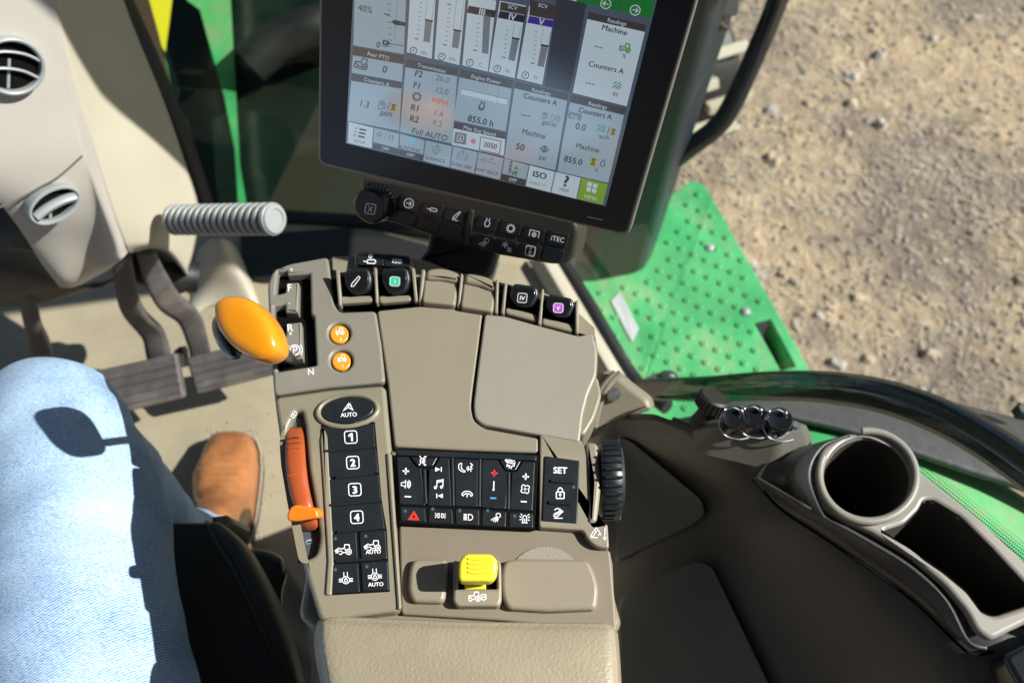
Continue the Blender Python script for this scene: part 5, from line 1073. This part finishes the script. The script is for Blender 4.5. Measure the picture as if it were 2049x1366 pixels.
# bracket with bolt at the console's right
br = thing('pivot_bracket', pz(1240, 790, .45), 'tan pivot bracket with a bright bolt right of the console', 'bracket')
g = MB(); PB = Plane(pz(1240, 800, .50), (-.25, -.5, .83)); g.prism(PB, [(1205, 742), (1235, 748), (1258, 768), (1298, 798), (1305, 820), (1245, 838), (1180, 880), (1168, 870), (1180, 800), (1195, 755)], 0, -.03, M['tan'], r=.008, b=.006); part(g, 'bracket_plate', br)
g = MB()
for dx in (0, 10): g.tube(cr([PB.P(1232 + dx, 745, .004), PB.P(1205 + dx, 775, .008), PB.P(1188 + dx, 815, .008), PB.P(1178 + dx, 862, .004)], 5), .0035, M['tan'], n=10)
part(g, 'bracket_rib', br)
g = MB(); g.lathe(PB.P(1228, 788, .002), PB.n, [(.008, 0), (.008, .003), (.0055, .003), (.0055, .009), (.0035, .009), (.0035, .015)], M['steel'], n=6); part(g, 'bolt', br)

# ================================================================ STEERING COLUMN
cw = thing('steering_column_cowl', pd(150, 400, 1.2), 'cream and grey steering column cowl with two round air vents', 'steering column')
CR_ = [[(-420, -160, 1.14), (-150, -160, 1.04), (40, -160, .99), (68, -155, .985), (84, -155, 1.0), (150, -155, 1.12), (196, -155, 1.26)],
      [(-380, 40, 1.2), (-110, 50, 1.09), (76, 40, 1.03), (100, 40, 1.025), (117, 40, 1.04), (195, 35, 1.15), (258, 30, 1.28)],
      [(-280, 200, 1.24), (-60, 220, 1.13), (120, 205, 1.07), (143, 205, 1.065), (160, 205, 1.08), (245, 200, 1.19), (325, 195, 1.31)],
      [(-130, 310, 1.25), (10, 330, 1.17), (150, 325, 1.11), (176, 325, 1.105), (194, 325, 1.12), (285, 310, 1.21), (372, 330, 1.33)],
      [(-25, 385, 1.26), (70, 410, 1.20), (182, 425, 1.15), (208, 425, 1.145), (226, 425, 1.155), (310, 410, 1.24), (398, 420, 1.35)],
      [(32, 448, 1.28), (110, 480, 1.23), (200, 490, 1.18), (228, 488, 1.175), (246, 480, 1.18), (322, 470, 1.26), (388, 500, 1.36)],
      [(84, 528, 1.31), (130, 560, 1.28), (200, 535, 1.24), (232, 515, 1.22), (252, 497, 1.22), (325, 497, 1.28), (374, 545, 1.36)],
      [(120, 575, 1.36), (150, 574, 1.36), (205, 547, 1.32), (238, 524, 1.30), (256, 505, 1.30), (328, 505, 1.36), (374, 552, 1.40)]]
Dc = pd(232, 515, 1.21) - pd(72, -155, .99); hv = Vector((.60, -.42, .70)); hv = hv - Dc * (hv.dot(Dc) / Dc.dot(Dc)); PF = Plane(pd(72, -155, .988), hv)
if PF.n.dot(CAM - PF.o) < 0: PF = Plane(PF.o, -PF.n)
CR_ = [[tuple(proj(PF.P(x, y, (-.012 * max(0, k - 3) ** 1.6 if j < 3 else -.006 * max(0, k - 4)))) + ((PF.P(x, y, (-.012 * max(0, k - 3) ** 1.6 if j < 3 else -.006 * max(0, k - 4))) - CAM).dot(FW),)) if j < 5 else (x, y, d) for j, (x, y, d) in enumerate(r)] for k, r in enumerate(CR_)]
g = MB()
g.patch([[pd(*p) for p in r[:5]] for r in CR_], 8, 8, M['cowl']); part(g, 'front_cowl', cw, solid=.004, sharp=60)
g.__init__(); g.patch([[pd(*p) for p in r[4:]] for r in CR_], 8, 8, M['cream']); part(g, 'side_cowl', cw, solid=.004, sharp=60)
g = MB(); seam = [(-20, 422, 1.235), (30, 402, 1.195), (80, 375, 1.158), (120, 352, 1.128), (165, 312, 1.092)]; g.tube(cr([PF.P(x, y, .0012) for x, y, d in seam], 5), .0012, M['shroud'], n=8); part(g, 'cowl_seam', cw)
def vent(cx, cy, hh, rx, ry, ang, nrmv, slats, lab):
    pl = Plane(PF.P(cx, cy, hh), nrmv or PF.n); g = MB(); g.prism(pl, ell(cx, cy, rx, ry, ang, 44), .006, -.012, M['ventgrey'], b=.003, holes=[ell(cx, cy, rx * .85, ry * .83, ang, 44)]); v = part(g, 'air_vent', cw, label=lab)
    g = MB(); g.prism(pl, ell(cx, cy, rx * .88, ry * .86, ang, 44), -.0035, -.0045, M['hole']); part(g, 'vent_throat', v)
    ca, sa = math.cos(R(ang)), math.sin(R(ang))
    for k, f in enumerate(slats):
        pts = [(-.78, f + .12), (-.3, f - .04), (.3, f - .04), (.78, f + .12)]; pts = [pl.P(cx + x * rx * ca - y * ry * sa, cy + x * rx * sa + y * ry * ca, .002) for x, y in pts]
        g = MB(); g.tube(cr(pts, 4), .0017 * (3.2 if len(slats) == 1 else 1), M['ventgrey'], n=10, flat=1.3, up=pl.n); part(g, 'vent_slat', v)
    g = MB(); g.tube([pl.P(cx - 8, cy - ry * .3, -.004), pl.P(cx - 10, cy + ry * .7, -.004)], .0018, M['ventgrey']); part(g, 'vent_post', v)
vent(26, 135, .008, 68, 59, 8, None, [-.45, .12], 'round upper air vent with two slats')
vent(110, 412, .004, 57, 33, -28, None, [-.05], 'oval lower air vent with one wide slat')
g = MB(); C = [[(-300, 480, 1.34), (-60, 500, 1.30), (60, 500, 1.34), (120, 560, 1.42)], [(-300, 560, 1.32), (-60, 545, 1.29), (80, 555, 1.33), (180, 572, 1.40)], [(-300, 640, 1.36), (-60, 612, 1.35), (90, 600, 1.38), (235, 560, 1.42)], [(-300, 660, 1.44), (-60, 618, 1.42), (90, 606, 1.45), (250, 550, 1.47)]]
g.patch([[pd(*p) for p in r] for r in C], 5, 6, M['shroud']); part(g, 'lower_shroud', cw, solid=.004)
g = MB(); g.patch([[pd(*p) for p in r] for r in [[(-300, 250, 1.5), (-60, 330, 1.44), (70, 470, 1.45), (130, 560, 1.47)], [(-300, 400, 1.44), (-80, 440, 1.40), (40, 500, 1.40), (120, 570, 1.45)], [(-300, 500, 1.38), (-60, 510, 1.35), (60, 520, 1.38), (120, 575, 1.45)]]], 5, 6, M['rubber']); part(g, 'column_boot', cw, solid=.004)
g = MB(); g.tube(cr([pd(250, 505, 1.36), pd(330, 545, 1.40), pd(395, 555, 1.42)], 5), [.03] * 4 + [.028] * 4 + [.022] * 3, M['rubber']); part(g, 'pedal_pivot', cw)
# ribbed tube sticking out to the right
rb = thing('ribbed_grip', pd(450, 440, 1.2), 'grey ribbed cylinder sticking out right from the column cowl', 'ribbed grip')
g = MB(); a = pd(345, 440, 1.24); b_ = pd(550, 438, 1.14); ax = (b_ - a); Ln = ax.length; ax.normalize(); prof = []
nr = 16
for i in range(nr):
    s0 = Ln * i / nr; w_ = Ln / nr; prof += [(.0150, s0), (.0150, s0 + w_ * .22), (.0190, s0 + w_ * .34), (.0195, s0 + w_ * .6), (.0188, s0 + w_ * .86), (.0150, s0 + w_ * .98)]
g.lathe(a, ax, prof + [(.0175, Ln), (.0165, Ln + .0015), (.012, Ln + .002), (.011, Ln + .0005), (.002, Ln + .0005)], M['ventgrey'], n=28); part(g, 'ribbed_sleeve', rb)

# ================================================================ PEDALS
def pedal(nm, pad, arm, lab, grooves=4, z=.11):
    c = sum((Vector(p) for p in pad), Vector((0, 0))) / len(pad); t = thing('pedal', pz(c.x, c.y, z - .03), lab, 'pedal', 'foot pedals under the steering column')
    pl = Plane(pz(c.x, c.y, z), (0, -.55, .83)); g = MB(); g.prism(pl, pad, 0, -.014, M['pedal'], r=.006, b=.003); p = part(g, 'pedal_pad', t)
    A, B, C_, D = [Vector(q) for q in pad[:4]]  # corners: top-left, top-right, bottom-right, bottom-left
    g = MB()
    for i in range(1, grooves + 1):
        f = i / (grooves + 1); l = A * (1 - f) + D * f; r_ = B * (1 - f) + C_ * f; k = (r_ - l).normalized()
        n_ = Vector((-k.y, k.x)) * 5.5; l2, r2 = l + k * 4, r_ - k * 4; g.prism(pl, [tuple(l2 - n_), tuple(r2 - n_), tuple(r2 + n_), tuple(l2 + n_)], .0028, -.001, M['pedal'], b=.0009)
    part(g, 'tread_ribs', p)
    left, right = arm; g = MB(); rows_ = []
    for (x1, y1, h), (x2, y2, h2) in zip(left, right): rows_.append([pz(x1, y1, z + h), pz((x1 + x2) / 2, (y1 + y2) / 2, z + h + .002), pz(x2, y2, z + h)])
    g.patch(rows_, 6, 2, M['pedal']); part(g, 'pedal_arm', t, solid=.012, sharp=60)
    return t
pedal('a', [(190, 742), (352, 706), (368, 796), (205, 835)], ([(230, 500, .26), (235, 565, .20), (250, 615, .14), (285, 665, .06), (298, 700, .02), (300, 730, -.01)], [(262, 500, .26), (272, 560, .20), (288, 615, .14), (325, 655, .06), (341, 700, .02), (342, 722, -.01)]), 'grey left brake pedal with ribbed pad, its arm curving up to the column')
pedal('b', [(372, 716), (545, 672), (556, 748), (392, 790)], ([(275, 495, .26), (283, 550, .20), (310, 605, .14), (355, 635, .08), (376, 680, .03), (380, 712, -.01)], [(308, 490, .26), (320, 530, .20), (350, 580, .14), (395, 620, .08), (412, 670, .03), (418, 700, -.01)]), 'grey right brake pedal with ribbed pad reaching the console')
g = MB(); t = thing('clutch_pedal', pz(80, 700, .1), 'grey clutch pedal arm standing behind the knee', 'pedal', 'foot pedals under the steering column')
rows_ = []
for (x1, x2, y, h) in [(35, 68, 590, .28), (45, 80, 640, .22), (52, 86, 670, .18), (60, 102, 710, .12), (64, 105, 760, .06), (60, 105, 800, .02)]: rows_.append([pz(x1, y, h), pz((x1 + x2) / 2, y, h + .004), pz(x2, y, h)])
g.patch(rows_, 5, 2, M['pedal']); part(g, 'pedal_arm', t, solid=.02)
g = MB(); pl = Plane(pz(60, 820, .08), (0, -.5, .86)); g.prism(pl, [(-60, 800), (130, 770), (140, 850), (-50, 880)], 0, -.014, M['pedal'], r=.006, b=.003); part(g, 'pedal_pad', t)
g = MB(); g.prism(Plane(pz(362, 725, .11), (0, -.55, .83)), [(346, 703), (360, 692), (366, 702), (368, 735), (352, 738)], .004, -.02, M['rubber'], r=.002, b=.002); tag(g.build('pedal_latch'), 'small black latch between the two brake pedals', 'latch')

# ================================================================ SEAT
st = thing('driver_seat', (-.33, .05, .30), 'black leather driver seat with stitched side bolster', 'seat')
g = MB(); C = []
for (y, xs) in [(1046, (60, 200, 345, 420, 440)), (1060, (60, 200, 345, 425, 462)), (1100, (60, 200, 350, 445, 500)), (1180, (60, 200, 380, 490, 545)), (1270, (60, 220, 400, 530, 580)), (1366, (60, 230, 410, 562, 605)), (1550, (60, 240, 440, 600, 650)), (1900, (60, 260, 480, 640, 700))]:
    hz = .465 if y > 1050 else .452
    C.append([pz(xs[0] - 200, y, hz - .01), pz(xs[0], y, hz - .008), pz(xs[1], y, hz - .01), pz(xs[2], y, hz), pz(xs[3], y, hz + .012), pz(xs[4], y, hz - .01), pz(xs[4] + 12, y + 25, hz - .13)])
C.insert(0, [p + Vector((0, .02, -.10)) for p in C[0]])
g.patch(C, 5, 5, M['seat']); part(g, 'seat_cushion', st, solid=.01, sharp=70)
g = MB(); sm = [(412, 1048), (425, 1075), (470, 1150), (512, 1240), (545, 1310), (566, 1366), (590, 1450)]
sp_ = cr([pz(x, y, .4795) for x, y in sm], 6); g.tube(sp_, .0022, M['seat'], n=8); part(g, 'seam_piping', st)
g = MB(); s2 = cr([pz(x + 14, y - 2, .4765) for x, y in sm], 10)
for i in range(0, len(s2) - 1):
    a, b_ = s2[i], s2[i + 1]; g.tube([a + Vector((0, 0, .002)), a + (b_ - a) * .55 + Vector((0, 0, .002))], .0008, M['thread'], n=6)
part(g, 'stitching', st)
g = MB(); g.prism(hplane(.40), [(478, 1092), (530, 1095), (562, 1108), (574, 1140), (560, 1185), (566, 1230), (580, 1262), (572, 1300), (600, 1500), (480, 1500), (440, 1200)], 0, -.16, M['blackgloss'], r=.012, b=.008); part(g, 'side_shield', st)
g = MB(); g.box((-.36, .0, .17), (.40, .40, .30), M['rubber'], b=.03); g.box((-.36, -.30, .80), (.50, .12, .75), M['seat'], b=.05); part(g, 'seat_base_and_back', st)

# ================================================================ PERSON
per = thing('person', (-.44, .45, 0), 'person in washed blue jeans and tan leather boots sitting on the black seat', 'person')
rj = random.Random(5)
def leg(pts, rad, name, parent, m, folds, seed, n=40, k=10, cap=False):
    P = cr([Vector(p) for p in pts], k); Rr = []
    for i in range(len(P)):
        s = i / k; j = min(len(rad) - 2, int(s)); f = s - j; f = f * f * (3 - 2 * f); Rr.append((rad[j][0] * (1 - f) + rad[j + 1][0] * f, rad[j][1] * (1 - f) + rad[j + 1][1] * f))
    V = []; F = []; u = Vector((1, 0, 0))
    ph = [rj.uniform(0, 6.28) for _ in range(8)]
    for i, p in enumerate(P):
        t = (P[min(i + 1, len(P) - 1)] - P[max(i - 1, 0)]).normalized(); u = (u - t * u.dot(t)).normalized(); w = t.cross(u)
        for q in range(n):
            a = 2 * math.pi * q / n; L = i / k
            d = folds * (.9 * math.sin(7 * L + 2 * a + ph[0]) * math.sin(1.3 * a + ph[1]) + .6 * math.sin(13 * L - 3 * a + ph[2]) + .4 * math.sin(4 * a + 5 * L + ph[3]) + .3 * math.sin(22 * L + a + ph[4]))
            V.append(p + u * math.cos(a) * (Rr[i][0] + d) + w * math.sin(a) * (Rr[i][1] + d))
    for i in range(len(P) - 1):
        for q in range(n): j = (q + 1) % n; F.append((i * n + q, i * n + j, (i + 1) * n + j, (i + 1) * n + q))
    if cap: F.append(tuple(range(n))[::-1]); F.append(tuple((len(P) - 1) * n + q for q in range(n)))
    return V, F
hip = (-.30, -.12, .54); thigh = [hip, (-.31, .02, .545), (-.365, .18, .55), (-.410, .33, .556), (-.458, .412, .545), (-.466, .418, .465), (-.455, .393, .34), (-.440, .40, .20), (-.432, .432, .095)]
V, F = leg(thigh, [(.085, .082), (.088, .082), (.086, .078), (.080, .070), (.070, .064), (.069, .066), (.076, .070), (.056, .056), (.056, .056)], 'jeans', per, None, .0022, 1)
g = MB(); g.add(V, F, M['denim'])
# other leg and hips
th2 = [(-.58, -.12, .54), (-.66, .05, .545), (-.78, .22, .55), (-.86, .36, .54), (-.88, .41, .44), (-.87, .44, .30), (-.86, .46, .12)]
V, F = leg(th2, [(.085, .082), (.088, .082), (.08, .07), (.07, .066), (.064, .064), (.058, .058), (.056, .056)], 'j', per, None, .0022, 2); g.add(V, F, M['denim'])
g.sph((-.44, -.16, .56), .1, M['denim'], sc=(2.2, 1.3, 1.15), n=28)
jeans = part(g, 'jeans', per, sub=1, sharp=180, label='washed light blue denim jeans')
bm_ = MB()
V, F = leg(thigh, [(.06, .06)] * 4 + [(.05, .05)] * 2 + [(.045, .045), (.035, .035), (.033, .033)], 'l', per, None, 0, 3, n=16, k=4, cap=True); bm_.add(V, F, M['skin'])
V, F = leg(th2, [(.06, .06)] * 3 + [(.05, .05)] * 2 + [(.035, .035), (.033, .033)], 'l', per, None, 0, 3, n=16, k=4, cap=True); bm_.add(V, F, M['skin'])
bm_.sph((-.44, -.16, .56), .085, M['skin'], sc=(2.2, 1.2, 1.1), n=20); part(bm_, 'body', per, sharp=180)
# boots: lofted from cross-sections
def boot(dx, dy):
    B = [(868, 447, 486, .024), (873, 434, 500, .040), (884, 422, 510, .050), (905, 412, 517, .057), (935, 400, 519, .063), (965, 390, 517, .070), (1000, 392, 513, .082), (1035, 402, 508, .100), (1070, 414, 500, .128), (1105, 425, 490, .15)]
    C = []; sole = []; B2 = []
    for p, q in zip(B[:-1], B[1:]):
        ns_ = max(1, int((q[0] - p[0]) / 6))
        for i in range(ns_): f = i / ns_; B2.append(tuple(a * (1 - f) + b * f for a, b in zip(p, q)))
    B = B2 + [B[-1]]
    for (y, xl, xr, h) in B:
        a = pz(xl, y, .02); b_ = pz(xr, y, .02); c = (a + b_) / 2; hw = (b_ - a).length / 2; k = (b_ - a).normalized(); row = []
        for q in range(13):
            th = math.pi * q / 12; cs, sn = math.cos(th), math.sin(th); row.append(c - k * hw * (abs(cs) ** .75 * (1 if cs > 0 else -1)) + Vector((0, 0, (h - .02) * abs(sn) ** .75 + (.0016 * math.sin(y * .42 + 1.2 * math.sin(q * .8)) * math.exp(-((y - 975) / 38) ** 2) * math.sin(th) + .0008 * math.sin(q * 1.7 + y * .09)))) + Vector((dx, dy, 0)))
        C.append(row)
        sole.append((a - k * .004, b_ + k * .004))
    g = MB(); g.patch(C, 2, 2, M['boot']); F0 = C[0]; g.add(F0, [tuple(range(len(F0)))], M['boot'])
    # shaft of the boot up inside the jeans
    top = pz(455, 1075, .10) + Vector((dx, dy, 0)); g.tube([top + Vector((0, -.03, -.06)), top + Vector((0, -.035, .0)), top + Vector((-.01, -.055, .10))], [.040, .042, .044], M['boot'], n=24)
    o = part(g, 'boot', per, sharp=70)
    g = MB(); P = [s[0] for s in sole] + [s[1] for s in sole[::-1]]; tp = [Vector((p.x + dx, p.y + dy, .021)) for p in P]; bt = [Vector((p.x, p.y, .003)) for p in tp]; n = len(P)
    g.add(tp + bt, [tuple(range(n)), tuple(range(n, 2 * n))[::-1]] + [(i, (i + 1) % n, n + (i + 1) % n, n + i) for i in range(n)], M['sole']); part(g, 'sole', o)
    g = MB(); g.tube([p + Vector((0, 0, .001)) for p in tp], .0016, M['straw'], n=6); part(g, 'welt', o)
boot(0, 0); boot(-.42, .0)
# grit trodden into the cab floor
rc = random.Random(11); g = MB()
for i in range(420):
    if i < 150: c = pz(rc.gauss(512, 9), rc.uniform(900, 1075), .001)
    elif i < 230: c = pz(rc.uniform(420, 520), 866 + rc.gauss(0, 5), .001)
    else: c = pz(rc.uniform(360, 560), rc.uniform(600, 1250), .001)
    r = rc.uniform(.0006, .0022); V = [c + Vector((math.cos(a) * r * rc.uniform(.6, 1.4), math.sin(a) * r * rc.uniform(.6, 1.4), 0)) for a in (0, 1.57, 3.14, 4.71)]
    g.add(V + [c + Vector((0, 0, r * rc.uniform(.5, 1)))], [(0, 1, 4), (1, 2, 4), (2, 3, 4), (3, 0, 4)], M['stone'] if rc.random() < .5 else M['clod'])
tag(g.build('floor_grit', smooth=False), 'small crumbs of dirt trodden into the floor around the boot', None, None, 'stuff')
